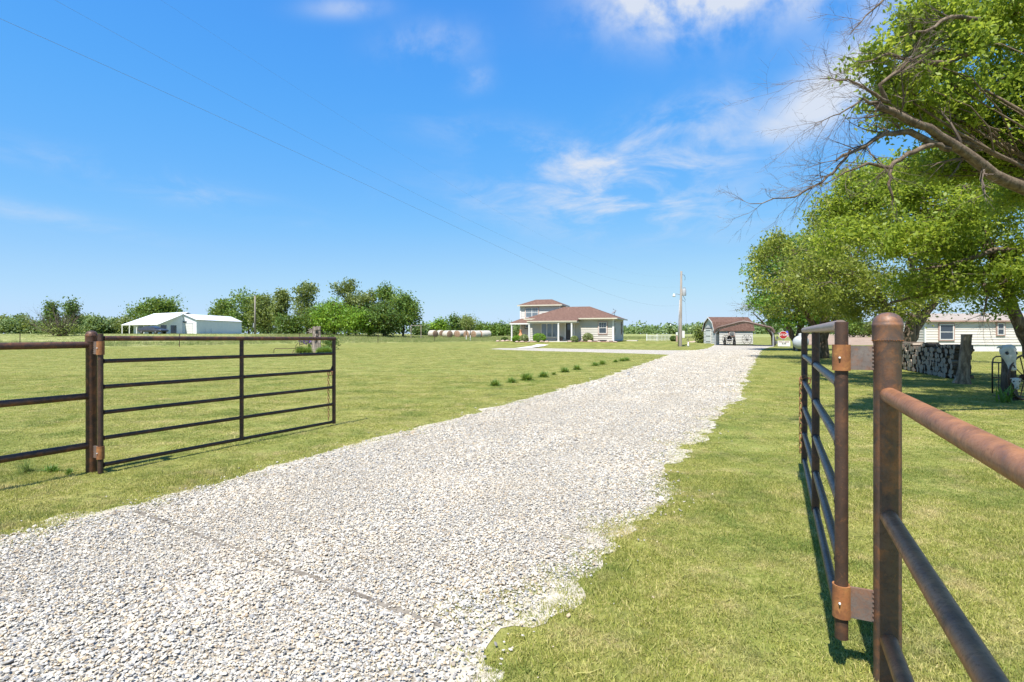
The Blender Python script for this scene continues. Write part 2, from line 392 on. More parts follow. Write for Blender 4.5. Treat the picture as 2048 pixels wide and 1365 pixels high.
M['bale_wrap'] = pm('bale_net_wrap', (0.360, 0.331, 0.274), (0.461, 0.432, 0.382), 6, .9, 0, .5, 40, (1, 8, 1))
M['bale_end'] = pm('bale_hay', (.17, .095, .06), (.33, .225, .15), 7, 1, 0, .9, 30)
M['wire'] = pm('wire', (.20, .23, .26), None, rough=.5)
M['iris'] = leafmat('iris_flower', (.05, .02, .12), (.14, .07, .30), None, .25)
M['leaf_a'] = leafmat('elm_leaf', (.070, .135, .014), (.285, .365, .033), (.52, .52, .08), .52, 1.7)
M['leaf_b'] = leafmat('elm_leaf_olive', (.075, .115, .018), (.25, .285, .040), (.43, .42, .10), .38, 1.7)
M['leaf_c'] = leafmat('elm_leaf_deep', (0.041, 0.108, 0.014), (0.128, 0.270, 0.030), (0.243, 0.392, 0.054), .35, 1.7)
M['leaf_dk'] = leafmat('dark_leaf', (0.032, 0.066, 0.013), (0.089, 0.160, 0.028), (0.166, 0.242, 0.051), .25, .25)
M['leaf_mid'] = leafmat('mid_leaf', (0.048, 0.098, 0.016), (0.125, 0.208, 0.035), (0.214, 0.285, 0.059), .28, .25)
M['leaf_br'] = leafmat('bright_leaf', (0.066, 0.144, 0.014), (0.183, 0.320, 0.025), (0.298, 0.420, 0.055), .3, .25)
M['leaf_ol'] = leafmat('olive_leaf', (0.071, 0.101, 0.026), (0.178, 0.220, 0.061), (0.285, 0.309, 0.107), .28, .25)
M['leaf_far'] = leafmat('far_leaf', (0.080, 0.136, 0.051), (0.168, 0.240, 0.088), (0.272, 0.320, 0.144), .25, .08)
M['leaf_pale'] = leafmat('variegated_leaf', (.12, .17, .05), (.30, .34, .15), (.50, .50, .30), .25, 3)
M['leaf_box'] = leafmat('boxwood_leaf', (0.054, 0.132, 0.012), (0.168, 0.324, 0.026), (0.288, 0.432, 0.048), .28, 3)
# ------------------------------------------------------------------ ground sheet
rows = list(np.arange(-30, 110, 1.0)) + list(np.geomspace(110, 6000, 45))
us = np.linspace(-1, 1, 241)
VV = []
for y in rows:
    hw = 45 + 1.35 * max(y, 0)
    x = us * hw
    VV.append(np.stack([x, np.full_like(x, y), gz(x, y)], 1))
V = np.concatenate(VV); nc = len(us)
idx = np.arange(len(rows) - 1)[:, None] * nc + np.arange(nc - 1)[None, :]
Fq = np.stack([idx, idx + 1, idx + nc + 1, idx + nc], -1).reshape(-1, 4)
ground = tag(link('ground', np_mesh('ground', V, Fq, M['ground'], True)), 'mown lawn running out into rough pasture', 'ground', kind='structure')

# ploughed field beyond the trees on the right
V = []; nx, ny = 60, 70
for j in range(ny):
    y = 66 + 260 * (j / (ny - 1)) ** 1.6
    for i in range(nx):
        x = y * .535 + (y * .75 + 30) * i / (nx - 1)
        V.append((x, y, g(x, y) + .03 + .02 * math.sin(x * 4)))
Fq = [(j * nx + i, j * nx + i + 1, (j + 1) * nx + i + 1, (j + 1) * nx + i) for j in range(ny - 1) for i in range(nx - 1)]
tag(link('ploughed_field', np_mesh('ploughed_field', V, Fq, M['soil'])), 'brown ploughed field beyond the shade trees', 'field', kind='structure')

# ------------------------------------------------------------------ gravel drive
def P2(px, py): p = gp(px, py); return (p.x, p.y)
LE = [(-10.4, -9), (-7.9, -4), (-5.9, .5)] + [P2(*p) for p in ((0, 1078), (250, 1017), (500, 950), (675, 900), (900, 841), (1070, 795), (1193, 761), (1290, 728), (1341, 710))]
BR = [P2(*p) for p in ((1290, 708.2), (1180, 705), (1080, 702.4), (1010, 700.2), (980, 698.6), (1000, 697), (1060, 696.6), (1150, 698.2), (1250, 699.6), (1340, 701.2), (1390, 701.2), (1415, 697.5))]
CPC = Vector((25.27, 60, 0))                       # carport, middle of its front
PERP = Vector((DRV.y, -DRV.x, 0))
fl = CPC - PERP * 3.0; fr = CPC + PERP * 3.0
FAR = [(fl.x, fl.y), tuple((fl + DRV * 6)[:2]), tuple((fr + DRV * 6)[:2]), (fr.x, fr.y)]
RE = [P2(*p) for p in ((1530, 697), (1522, 702), (1516, 710), (1499, 734), (1485, 763), (1474, 797), (1451, 812), (1431, 841), (1397, 866), (1345, 909), (1318, 958), (1318, 997), (1241, 1060), (1187, 1119), (1115, 1187), (1007, 1256), (960, 1365))] + [(-1.35, 0), (-3.3, -4), (-5.6, -9)]
OUT = LE + BR + FAR + RE
OUTV = [Vector((x, y, 0)) for x, y in OUT]
rng = np.random.default_rng(7)
res = []
for i in range(len(OUTV)):
    a, b = OUTV[i], OUTV[(i + 1) % len(OUTV)]
    d = max(.5 * (a.y + b.y), 2.5); st = max(.05, d * .012); n = max(1, int((b - a).length / st))
    nrm = Vector((-(b - a).y, (b - a).x, 0)).normalized()
    for k in range(n):
        p = a.lerp(b, k / n)
        am = .055 + .045 * min(1, p.y / 12)
        q = mnoise.noise(Vector((p.x * 1.3, p.y * 1.3, 3))) * 1.6 + mnoise.noise(Vector((p.x * 5, p.y * 5, 9))) * .8
        if 55 < p.y: q *= .3
        res.append(p + nrm * q * am)
RES = np.array([(p.x, p.y) for p in res])
POLY = np.array(OUT)
def inside(x, y, poly=RES):
    x = np.asarray(x); y = np.asarray(y); c = np.zeros(x.shape, bool); n = len(poly); j = n - 1
    for i in range(n):
        xi, yi = poly[i]; xj, yj = poly[j]
        if yi != yj:
            c ^= ((yi > y) != (yj > y)) & (x < (xj - xi) * (y - yi) / (yj - yi) + xi)
        j = i
    return c
from mathutils import kdtree
kd = kdtree.KDTree(len(RES))
for i, p in enumerate(RES): kd.insert((p[0], p[1], 0), i)
kd.balance()
def edge_dist(x, y): return np.array([kd.find((a, b, 0))[2] for a, b in zip(x, y)])
from mathutils.geometry import delaunay_2d_cdt
gx, gy = np.meshgrid(np.arange(-11, 32, 1.2), np.arange(-9, 68, 1.2)); gx, gy = gx.ravel(), gy.ravel()
k = inside(gx, gy); gx, gy = gx[k], gy[k]
k = edge_dist(gx, gy) > .3; gx, gy = gx[k], gy[k]
v2 = [Vector(p) for p in RES] + [Vector(p) for p in zip(gx, gy)]; nb = len(RES)
ov, oe, of, _, _, _ = delaunay_2d_cdt(v2, [(i, (i + 1) % nb) for i in range(nb)], [], 1, 1e-5)
m = MB(); m.add([(p.x, p.y, g(p.x, p.y) + .006) for p in ov], of)
drive = tag(m.build('gravel_drive', M['gravel_base'], None, True), 'pale crushed limestone drive running to the carport', 'drive', kind='structure')
# sandy verge where the gravel thins out
m = MB(); nR = len(RES); vs = []
for i in range(nR):
    a, b, c = RES[i - 1], RES[i], RES[(i + 1) % nR]; tn = c - a; tn = tn / (np.linalg.norm(tn) + 1e-9); nv = np.array([tn[1], -tn[0]])
    q = mnoise.noise(Vector((b[0] * 1.6, b[1] * 1.6, 4))) + .6 * mnoise.noise(Vector((b[0] * 6, b[1] * 6, 4)))
    w = (.03 + .24 * max(0, q + .12)) * (1 if b[1] < 30 else .4)
    for e, zz in ((nv * -.12, .0075), (nv * w, .0035)): p = b + e; vs.append((p[0], p[1], g(p[0], p[1]) + zz))
if inside(np.array([vs[2 * 200 + 1][0]]), np.array([vs[2 * 200 + 1][1]]))[0]:      # outline ran the other way round
    vs = []
    for i in range(nR):
        a, b, c = RES[i - 1], RES[i], RES[(i + 1) % nR]; tn = c - a; tn = tn / (np.linalg.norm(tn) + 1e-9); nv = -np.array([tn[1], -tn[0]])
        q = mnoise.noise(Vector((b[0] * 1.6, b[1] * 1.6, 4))) + .6 * mnoise.noise(Vector((b[0] * 6, b[1] * 6, 4)))
        w = (.03 + .24 * max(0, q + .12)) * (1 if b[1] < 30 else .4)
        for e, zz in ((nv * -.12, .0075), (nv * w, .0035)): p = b + e; vs.append((p[0], p[1], g(p[0], p[1]) + zz))
m.add(vs, [(2 * i, 2 * i + 1, (2 * i + 3) % (2 * nR), (2 * i + 2) % (2 * nR)) for i in range(nR)])
M['sand'] = pm('sandy_fines', (.36, .32, .25), (.48, .435, .36), 9, 1, 0, .6, 60)
m.build('sandy_verge', M['sand'], drive)
# concrete walk to the porch
m = MB()
wk = [gp(1042, 697.5), gp(1075, 693), gp(1106, 688), gp(1136, 684)]
wa = []
for i, p in enumerate(wk):
    w = .62; wa += [(p.x - w, p.y + .25, g(p.x - w, p.y + .25) + .03), (p.x + w, p.y - .25, g(p.x + w, p.y - .25) + .03)]
m.add(wa, [(2 * i, 2 * i + 1, 2 * i + 3, 2 * i + 2) for i in range(3)])
tag(m.build('front_walk', M['concrete']), 'straight concrete walk from drive to front porch', 'path', kind='structure')

# ------------------------------------------------------------------ scattered stuff (grass, stones)
def proto_collection(name, meshes):
    c = bpy.data.collections.new(name)
    for i, me in enumerate(meshes): c.objects.link(bpy.data.objects.new('%s_%02d' % (name, i), me))
    return c
def scatter(name, pts, rot, scl, pick, coll, label, cat):
    me = bpy.data.meshes.new(name); me.vertices.add(len(pts)); me.vertices.foreach_set('co', np.asarray(pts, np.float32).ravel())
    a = me.attributes.new('rot', 'FLOAT_VECTOR', 'POINT'); a.data.foreach_set('vector', np.asarray(rot, np.float32).ravel())
    a = me.attributes.new('scl', 'FLOAT_VECTOR', 'POINT'); a.data.foreach_set('vector', np.asarray(scl, np.float32).ravel())
    a = me.attributes.new('pick', 'INT', 'POINT'); a.data.foreach_set('value', np.asarray(pick, np.int32))
    o = link(name, me)
    ng = bpy.data.node_groups.new(name, 'GeometryNodeTree')
    ng.interface.new_socket('Geometry', in_out='INPUT', socket_type='NodeSocketGeometry')
    ng.interface.new_socket('Geometry', in_out='OUTPUT', socket_type='NodeSocketGeometry')
    N, L = ng.nodes, ng.links
    gi, go = N.new('NodeGroupInput'), N.new('NodeGroupOutput')
    ip = N.new('GeometryNodeInstanceOnPoints'); ci = N.new('GeometryNodeCollectionInfo')
    ci.inputs['Collection'].default_value = coll; ci.inputs['Separate Children'].default_value = True; ci.inputs['Reset Children'].default_value = True
    def na(nm, dt):
        n = N.new('GeometryNodeInputNamedAttribute'); n.data_type = dt; n.inputs['Name'].default_value = nm; return n.outputs['Attribute']
    er = N.new('FunctionNodeEulerToRotation'); L.new(na('rot', 'FLOAT_VECTOR'), er.inputs[0])
    L.new(gi.outputs[0], ip.inputs['Points']); L.new(ci.outputs[0], ip.inputs['Instance']); ip.inputs['Pick Instance'].default_value = True
    L.new(na('pick', 'INT'), ip.inputs['Instance Index']); L.new(er.outputs[0], ip.inputs['Rotation']); L.new(na('scl', 'FLOAT_VECTOR'), ip.inputs['Scale'])
    L.new(ip.outputs[0], go.inputs[0])
    md = o.modifiers.new('scatter', 'NODES'); md.node_group = ng
    return tag(o, label, cat, kind='stuff')

def blades(n, rad, h0, h1, w, lean, seed, segs=2, mat=None, name='tuft', droop=.4):
    r = np.random.default_rng(seed); V = []; Fs = []
    for i in range(n):
        a = r.uniform(0, 2 * math.pi); q = rad * math.sqrt(r.uniform()); bx, by = q * math.cos(a), q * math.sin(a)
        h = r.uniform(h0, h1); ln = abs(r.normal(0, lean)) * h; la = r.uniform(0, 2 * math.pi); dx, dy = math.cos(la), math.sin(la)
        fa = r.uniform(0, math.pi); wx, wy = math.cos(fa) * w * r.uniform(.7, 1.3), math.sin(fa) * w; o = len(V)
        for s in range(segs):
            u = s / segs; cx, cy = bx + dx * ln * u ** 1.7, by + dy * ln * u ** 1.7; z = h * (u - droop * u * u * (ln / h)); ww = 1 - .5 * u
            V += [(cx - wx * ww, cy - wy * ww, z), (cx + wx * ww, cy + wy * ww, z)]
        V.append((bx + dx * ln, by + dy * ln, h * (1 - droop * min(1, ln / h))))
        for s in range(segs - 1): Fs += [(o + 2 * s, o + 2 * s + 1, o + 2 * s + 3), (o + 2 * s, o + 2 * s + 3, o + 2 * s + 2)]
        Fs.append((o + 2 * segs - 2, o + 2 * segs - 1, o + 2 * segs))
    return np_mesh(name, V, Fs, mat)
def wedge(r, n, y0, y1, dens_pow, margin=2.0):
    """random ground points in the viewed wedge, density falling with distance"""
    u = r.uniform(0, 1, n)
    e = 2 - dens_pow
    y = (y0 ** e + u * (y1 ** e - y0 ** e)) ** (1 / e)
    x = r.uniform(-1, 1, n) * (y * .97 + margin)
    return x, y
r = np.random.default_rng(11)
# mown lawn
lawn_c = proto_collection('lawn_tuft', [blades(24, .055, .012, .036, .0022, .95, s, 2, M['grass'], 'lawn_tuft') for s in range(8)] + [blades(34, .10, .02, .05, .0028, .9, 90 + s, 3, M['grass'], 'lawn_tuft') for s in range(3)])
xs, ys, ss = [], [], []
for n, y0, y1, pw, s0 in ((62000, 1.9, 7, .5, .95), (90000, 7, 20, .8, 1.5), (70000, 20, 52, .9, 2.2)):
    x, y = wedge(r, n, y0, y1, pw); xs.append(x); ys.append(y); ss.append(np.full(n, s0) * r.uniform(.75, 1.25, n))
x, y, s = map(np.concatenate, (xs, ys, ss))
ins = inside(x, y); ed = np.array(edge_dist(x, y))
en = np.array([mnoise.noise(Vector((a * 1.7, b * 1.7, 5))) + .5 * mnoise.noise(Vector((a * 6, b * 6, 5))) for a, b in zip(x, y)])
reach = np.clip(.10 + .42 * en, .02, .6)
k = (~ins) | ((ed < reach) & (r.uniform(size=len(x)) < .8)) | ((ed < .5) & (r.uniform(size=len(x)) < .16 * (1 - ed / .5)))
k &= ~((~ins) & (ed < .22 * np.clip(-en, 0, 1)) & (r.uniform(size=len(x)) < .8))
nz = np.array([mnoise.noise(Vector((a * 1.1, b * 1.1, 0))) for a, b in zip(x, y)])
k &= r.uniform(size=len(x)) < np.clip(1.15 + nz * 1.1, .35, 1)
field = y > 51.5 + (x + 47) * .70
k &= ~field
x, y, s, nz = x[k], y[k], s[k], nz[k]
n = len(x); rot = np.zeros((n, 3)); rot[:, 2] = r.uniform(0, 6.28, n); rot[:, :2] = r.normal(0, .1, (n, 2))
sc = np.stack([s, s, np.where(y < 6, .95, .62) * (1 + .45 * np.clip(nz, -.6, .8))], 1)
scatter('lawn_grass', np.stack([x, y, gz(x, y) - .004], 1), rot, sc, np.where(r.uniform(size=n) < .02 + .07 * np.clip(nz, 0, 1), r.integers(8, 11, n), r.integers(0, 8, n)), lawn_c, 'short mown yellow green lawn grass', 'grass')
# pasture beyond the lawn
past_c = proto_collection('pasture_tuft', [blades(16, .22, .16, .42, .007, .5, 50 + s, 2, M['pasture'], 'pasture_tuft') for s in range(6)])
x = r.uniform(-125, 45, 60000); y = r.uniform(44, 125, 60000)
k = (y > 51.5 + (x + 47) * .70 + np.array([mnoise.noise(Vector((a * .3, b * .3, 2))) for a, b in zip(x, y)]) * 1.2)
k &= (np.abs(x) < y * .97 + 3) & ~((x > -2) & (x < 22) & (y < 84)) & ~inside(x, y)
k &= ~((x > 16) & (y < 82))
k &= ~((x < -50) & (y > 100))
x, y = x[k], y[k]; n = len(x); s = r.uniform(.7, 1.5, n) * np.where((x < -40) & (y > 66), .42, 1)
rot = np.zeros((n, 3)); rot[:, 2] = r.uniform(0, 6.28, n)
scatter('pasture_grass', np.stack([x, y, gz(x, y) - .02], 1), rot, np.stack([s, s, s * r.uniform(.6, 1.1, n)], 1), r.integers(0, 6, n), past_c, 'tall seeding pasture grass beyond the lawn', 'grass')
# loose stones
def stone(seed):
    rr = random.Random(seed); bm = bmesh.new(); bmesh.ops.create_icosphere(bm, subdivisions=1, radius=1)
    f = (rr.uniform(.8, 1.35), rr.uniform(.65, 1.0), rr.uniform(.30, .52)); off = Vector((rr.uniform(0, 50), 0, 0))
    for v in bm.verts:
        d = 1 + .38 * mnoise.noise(v.co * 1.1 + off)
        v.co = Vector((v.co.x * f[0], v.co.y * f[1], v.co.z * f[2])) * d
    me = bpy.data.meshes.new('chip'); bm.to_mesh(me); bm.free(); me.materials.append(M['stone']); return me
chip_c = proto_collection('chip', [stone(s) for s in range(10)])
xs, ys, ss = [], [], []
for n, y0, y1, pw, s0 in ((250000, 1.9, 6, .4, .0064), (210000, 6, 14, .7, .0080), (170000, 14, 46, .9, .0140)):
    y = (y0 ** (2 - pw) + r.uniform(0, 1, n) * (y1 ** (2 - pw) - y0 ** (2 - pw))) ** (1 / (2 - pw))
    x = r.uniform(-1, 1, n) * 3.7 + np.interp(y, [2, 5, 12, 20, 35, 46], [-2.6, -1.0, 2.4, 6.4, 13.3, 18])
    xs.append(x); ys.append(y); ss.append(s0 * np.exp(r.normal(0, .36, n)))
x, y, s = map(np.concatenate, (xs, ys, ss))
ins = inside(x, y); ed = edge_dist(x, y)
k = (ins & (r.uniform(size=len(x)) < np.clip(.25 + ed * 2.2, 0, 1))) | ((~ins) & (r.uniform(size=len(x)) < .07 * np.exp(-ed / .09)))
k &= x > -1.05 * y - 2
# a dragged line between the gate posts where dirt shows
A, B = np.array([-3.15, 4.62]), np.array([-.35, 2.80]); ab = B - A
tt = np.clip(((x - A[0]) * ab[0] + (y - A[1]) * ab[1]) / (ab @ ab), 0, 1)
wob = .03 * np.sin(tt * 17) + .02 * np.sin(tt * 41)
dl = np.abs((x - A[0]) * ab[1] - (y - A[1]) * ab[0]) / np.linalg.norm(ab) + wob * 0
online = (np.hypot(x - (A[0] + tt * ab[0]), y - (A[1] + tt * ab[1])) < .026 + .008 * np.sin(tt * 23) + .008 * np.sin(tt * 71))
k &= ~(online & (r.uniform(size=len(x)) < .80))
x, y, s = x[k], y[k], s[k]; n = len(x)
rot = np.stack([r.normal(0, .30, n), r.normal(0, .30, n), r.uniform(0, 6.28, n)], 1)
pt = np.array([mnoise.noise(Vector((a * .9, b * .9, 1))) for a, b in zip(x, y)]); s = s * (1 + .45 * pt)
off = (x - np.interp(y, [2, 5, 12, 20, 35, 46], [-2.6, -1.0, 2.4, 6.4, 13.3, 18])) * .9
trk = np.exp(-((np.abs(off) - .85) / .26) ** 2) * np.clip(.6 + pt, 0, 1); s = s * (1 - .32 * trk)
big = r.uniform(size=n) < .010 * (1 - trk); s = np.where(big, s * 1.9, s)
scatter('loose_gravel', np.stack([x, y, gz(x, y) + .008 + s * .15 + r.uniform(0, .012, n) * (s < .016)], 1), rot, np.stack([s, s, s], 1), r.integers(0, 10, n), chip_c, 'loose pale limestone gravel covering the drive', 'gravel')
# soil showing along that line
m = MB(); pts = []
for i in range(61):
    u = i / 60; c = A + ab * u; w = .017 + .006 * math.sin(u * 23) + .005 * math.sin(u * 57)
    nrm = np.array([-ab[1], ab[0]]) / np.linalg.norm(ab); pts += [(*(c + nrm * w), .010), (*(c - nrm * w), .010)]
m.add(pts, [(2 * i, 2 * i + 1, 2 * i + 3, 2 * i + 2) for i in range(60)])
M['dirt'] = pm('damp_dirt', (.10, .082, .062), (.22, .19, .15), 14, 1, 0, .5, 50)
tag(m.build('dirt_line', M['dirt'], drive), 'thin dark line of dirt across the gravel')

# ------------------------------------------------------------------ pipe fences and gates
PR = Vector((1.611, 2.36, 0)); PL = Vector((-4.557, 5.96, 0))
def pipe(a, b, r_, name, mat, parent, n=20):
    m = MB(); m.tube([a, b], r_, n, True); return m.build(name, mat, parent, auto=50)
def fence(P, top, rails, rail_r, side, label, mats, plates):
    z0 = g(P.x, P.y); th = thing('pipe_fence', label, 'fence', (P.x, P.y, z0))
    pr, cr = .0515, .0565
    m = MB(); m.lathe([(pr, -.3), (pr, top - .135), (pr + .002, top - .13), (pr + .003, top - .120)], 36)
    m.build('post', mats[0], th, auto=40)
    m = MB(); dome = [(cr, top - .119), (cr, top - .062), (cr + .0012, top - .058), (cr + .0012, top - .050), (cr - .001, top - .047)]
    dome += [((cr - .001) * math.cos(a), top - .046 + .046 * math.sin(a)) for a in np.linspace(.12, 1.5, 7)]
    m.lathe(dome, 36); m.build('post_cap', mats[0], th, auto=60)
    m = MB()
    for k in range(36):          # weld bead between pipe and cap
        a = k * math.pi / 18; m.lathe([(.001, -.003), (.0028, 0), (.001, .003)], 6, (math.cos(a) * (cr - .001), math.sin(a) * (cr - .001), top - .121 + .0015 * math.sin(k * 2.3)))
    m.build('weld_bead', mats[2], th)['kind'] = 'stuff'
    far = -DRV * 3.05
    for z in rails:
        pipe(DRV * -.03 + Vector((0, 0, z)), far + Vector((0, 0, z)), rail_r, 'rail', mats[1], th, 24)
    m = MB(); m.lathe([(pr, -.3), (pr, top - .05)] + [(pr * math.cos(a), top - .05 + .05 * math.sin(a)) for a in np.linspace(.15, 1.5, 5)], 24, far); m.build('post', mats[0], th, auto=40)
    h = PERP * (-.17 * side)      # the strap hinges
    out = (PERP * -side).normalized()
    for z1, z2 in plates:
        m = MB(); Mx = Matrix((( *out.to_2d(), 0), (*DRV.to_2d(), 0), (0, 0, 1))).transposed()
        m.box(.047, .139, -.007, .007, z1 + .004, z2 - .004, M=Mx.to_4x4()); m.build('hinge_plate', M['plate'], th)
        m = MB(); ri, ro = .0285, .0365; vs = []; fs = []; K = 24
        for k in range(K + 1):
            a = -2.75 + 5.5 * k / K
            for rr, zz in ((ro, z1), (ro, z2), (ri, z2), (ri, z1)):
                vs.append(h + out * (rr * math.cos(a)) + DRV * (rr * math.sin(a)) + Vector((0, 0, zz)))
        fs = [(4 * k + j, 4 * k + (j + 1) % 4, 4 * k + 4 + (j + 1) % 4, 4 * k + 4 + j) for k in range(K) for j in range(4)] + [(0, 1, 2, 3), (4 * K + 3, 4 * K + 2, 4 * K + 1, 4 * K)]
        m.add(vs, fs); m.build('hinge_collar', M['hinge'], th, auto=40)
        m = MB(); q = h - DRV * .0365 + out * .01 + Vector((0, 0, .5 * (z1 + z2))); m.tube([q, q - DRV * .010], [.005, .003], 8); m.build('grease_nipple', M['white'], th)
        m = MB(); nb_ = 7
        for k in range(nb_):     # stitch welds between plate and post
            zz = z1 + (z2 - z1) * (k + .5) / nb_; p = out * .053 - DRV * .009
            m.lathe([(.001, -.007), (.0035, 0), (.001, .007)], 6, p + Vector((0, 0, zz)))
        m.build('weld_bead', M['plate'], th)['kind'] = 'stuff'
    return th, P + h
f_r, HR = fence(PR, 1.592, (1.24, .723, .2), .0335, 1, 'rust orange pipe fence with domed post close at right', (M['pipe_post'], M['pipe_orange'], M['hinge']), ((1.338, 1.452), (.25, .392)))
f_l, HL = fence(PL, 1.535, (1.38, .828, .297), .035, -1, 'dark rusty pipe fence with capped post at left edge', (M['pipe'], M['pipe'], M['pipe_post']), ((1.275, 1.42), (.16, .295)))
def gate(H, zr, ztop, zbot, sag, label, chain_s, chain_z, chain_len, chain_side, clabel, mats, ln=3.45):
    z0 = g(H.x, H.y); th = thing('pipe_gate', label, 'gate', (H.x, H.y, z0))
    U = lambda s, z: DRV * s + Vector((0, 0, z - sag * s / ln))
    m = MB(); m.tube([U(0, zbot), U(0, ztop)], .0265, 24); m.build('hinge_pipe', mats[0], th, auto=50)
    for i, z in enumerate(zr):
        rr = .0275 if i == 0 else .0225
        m = MB(); m.tube([U(.028, z), U(ln + (.03 if i == 0 else -.024), z)], rr, 20); m.build('rail', mats[2] if i == 0 else mats[1], th, auto=50)
    m = MB(); m.tube([U(ln, zr[-1] - .03), U(ln, zr[0] - .026)], .029, 20); m.build('upright', mats[0], th, auto=50)
    m = MB(); m.tube([U(ln * .5, zr[-1]), U(ln * .5, zr[0] - .026)], .0262, 20); m.build('upright', mats[0], th, auto=50)
    m = MB()
    for z in zr[1:]:
        for s_ in (.031, ln * .5 - .027, ln * .5 + .027, ln - .03):
            p = U(s_, z); m.torus(p, .0248, .0032, Matrix.Rotation(math.atan2(-DRV.x, DRV.y), 3, 'Z'), 14, 5)
    m.build('weld_bead', mats[0], th)['kind'] = 'stuff'
    p = U(ln - .03, chain_z + .03); m = MB(); m.prism([(-.06, 0), (0, 0), (0, .085)], .012, Matrix.Translation(p) @ Matrix.Rotation(math.atan2(DRV.y, DRV.x), 4, 'Z')); m.build('chain_catch', mats[0], th)
    # the chain hangs round a rail
    c0 = H + Vector((0, 0, z0)) + U(chain_s, chain_z)
    ch = thing('hanging_chain', clabel, 'chain', c0 - Vector((0, 0, chain_len)))
    lk = MB(); pth = []; L_, w_ = .030, .0125
    for k in range(16):
        a = 2 * math.pi * k / 16; pth.append(Vector((w_ * math.cos(a), 0, (L_ - w_) * (1 if math.sin(a) > 1e-6 else (-1 if math.sin(a) < -1e-6 else 0)) + w_ * math.sin(a))))
    vs = []; mm = 6
    for k in range(16):
        tdir = (pth[(k + 1) % 16] - pth[k - 1]).normalized(); nn = Vector((tdir.z, 0, -tdir.x))
        for j in range(mm):
            b = 2 * math.pi * j / mm; vs.append(pth[k] + nn * (.0045 * math.cos(b)) + Vector((0, .0045 * math.sin(b), 0)))
    lk.add(vs, [(k * mm + j, k * mm + (j + 1) % mm, ((k + 1) % 16) * mm + (j + 1) % mm, ((k + 1) % 16) * mm + j) for k in range(16) for j in range(mm)])
    lme = lk.mesh('link', M['chain'], True)
    rr_ = random.Random(3); side = PERP * chain_side
    loop = [side * (.036 * math.cos(a)) + Vector((0, 0, .036 * math.sin(a))) for a in np.linspace(math.pi * 1.4, 0, 5)]
    n_ = int(chain_len / .049)
    for i in range(n_ + 5):
        o = link('link', lme, ch)
        if i < 5:
            q = loop[i]; o.location = q + Vector((0, 0, chain_len)); tang = math.atan2(q.z, q.dot(side.normalized()))
            o.rotation_euler = (0, 0, 0); o.rotation_mode = 'QUATERNION'; ax = (side.normalized() * -math.sin(tang) + Vector((0, 0, math.cos(tang))))
            qq = ax.to_track_quat('Z', 'Y'); o.rotation_quaternion = qq @ Matrix.Rotation((i % 2) * math.pi / 2, 3, 'Z').to_quaternion()
        else:
            j = i - 5; o.location = side * .040 + Vector((rr_.uniform(-.003, .003), rr_.uniform(-.003, .003), chain_len - .01 - j * .049))
            o.rotation_euler = (rr_.uniform(-.08, .08), rr_.uniform(-.08, .08), .5 + (j % 2) * math.pi / 2)
    return th
gate(HL, (1.45, 1.206, .93, .655, .381, .092), 1.50, .01, .03, 'dark brown six rail pipe gate standing open at left', 3.37, .895, .80, -1, 'thin rusty chain hanging on the left gate', (M['gate_brown'], M['gate_brown'], M['pipe']))
gate(HR, (1.535, 1.275, 1.01, .75, .49, .225), 1.552, .155, 0, 'steel grey pipe gate standing open beside the right post', 3.33, 1.04, .78, -1, 'rusty chain hanging on the right hand gate', (M['gate_brown'], M['gate_steel'], M['top_rail']))
# ------------------------------------------------------------------ building helpers
def lap_wall(m, p0, p1, z0, z1, course=.25, proud=.042, mi=0):
    """lapped boards as one saw-tooth sheet from p0 to p1 (local xy); outward normal is on the right of p0->p1"""
    p0, p1 = Vector(p0), Vector(p1); d = (p1 - p0).normalized(); nr = Vector((d.y, -d.x))
    n = max(1, round((z1 - z0) / course)); h = (z1 - z0) / n
    vs = []; fs = []
    for i in range(n):
        a, b = z0 + i * h, z0 + (i + 1) * h; o = len(vs)
        for q, z in ((proud, a), (.002, b)):
            for e in (p0, p1): w = e + nr * q; vs.append((w.x, w.y, z))
        fs.append((o, o + 1, o + 3, o + 2))
        for e in (p0, p1): w = e + nr * .0; vs.append((w.x, w.y, a))
        fs.append((o + 4, o + 5, o + 1, o))
    m.add(vs, fs, mi)
def frame_M(p, d):
    """local frame on a wall: x along the wall, y into it, z up"""
    d = Vector((d[0], d[1], 0)).normalized(); nin = Vector((-d.y, d.x, 0))
    return Matrix(((d.x, nin.x, 0, p[0]), (d.y, nin.y, 0, p[1]), (0, 0, 1, p[2] if len(p) > 2 else 0), (0, 0, 0, 1)))
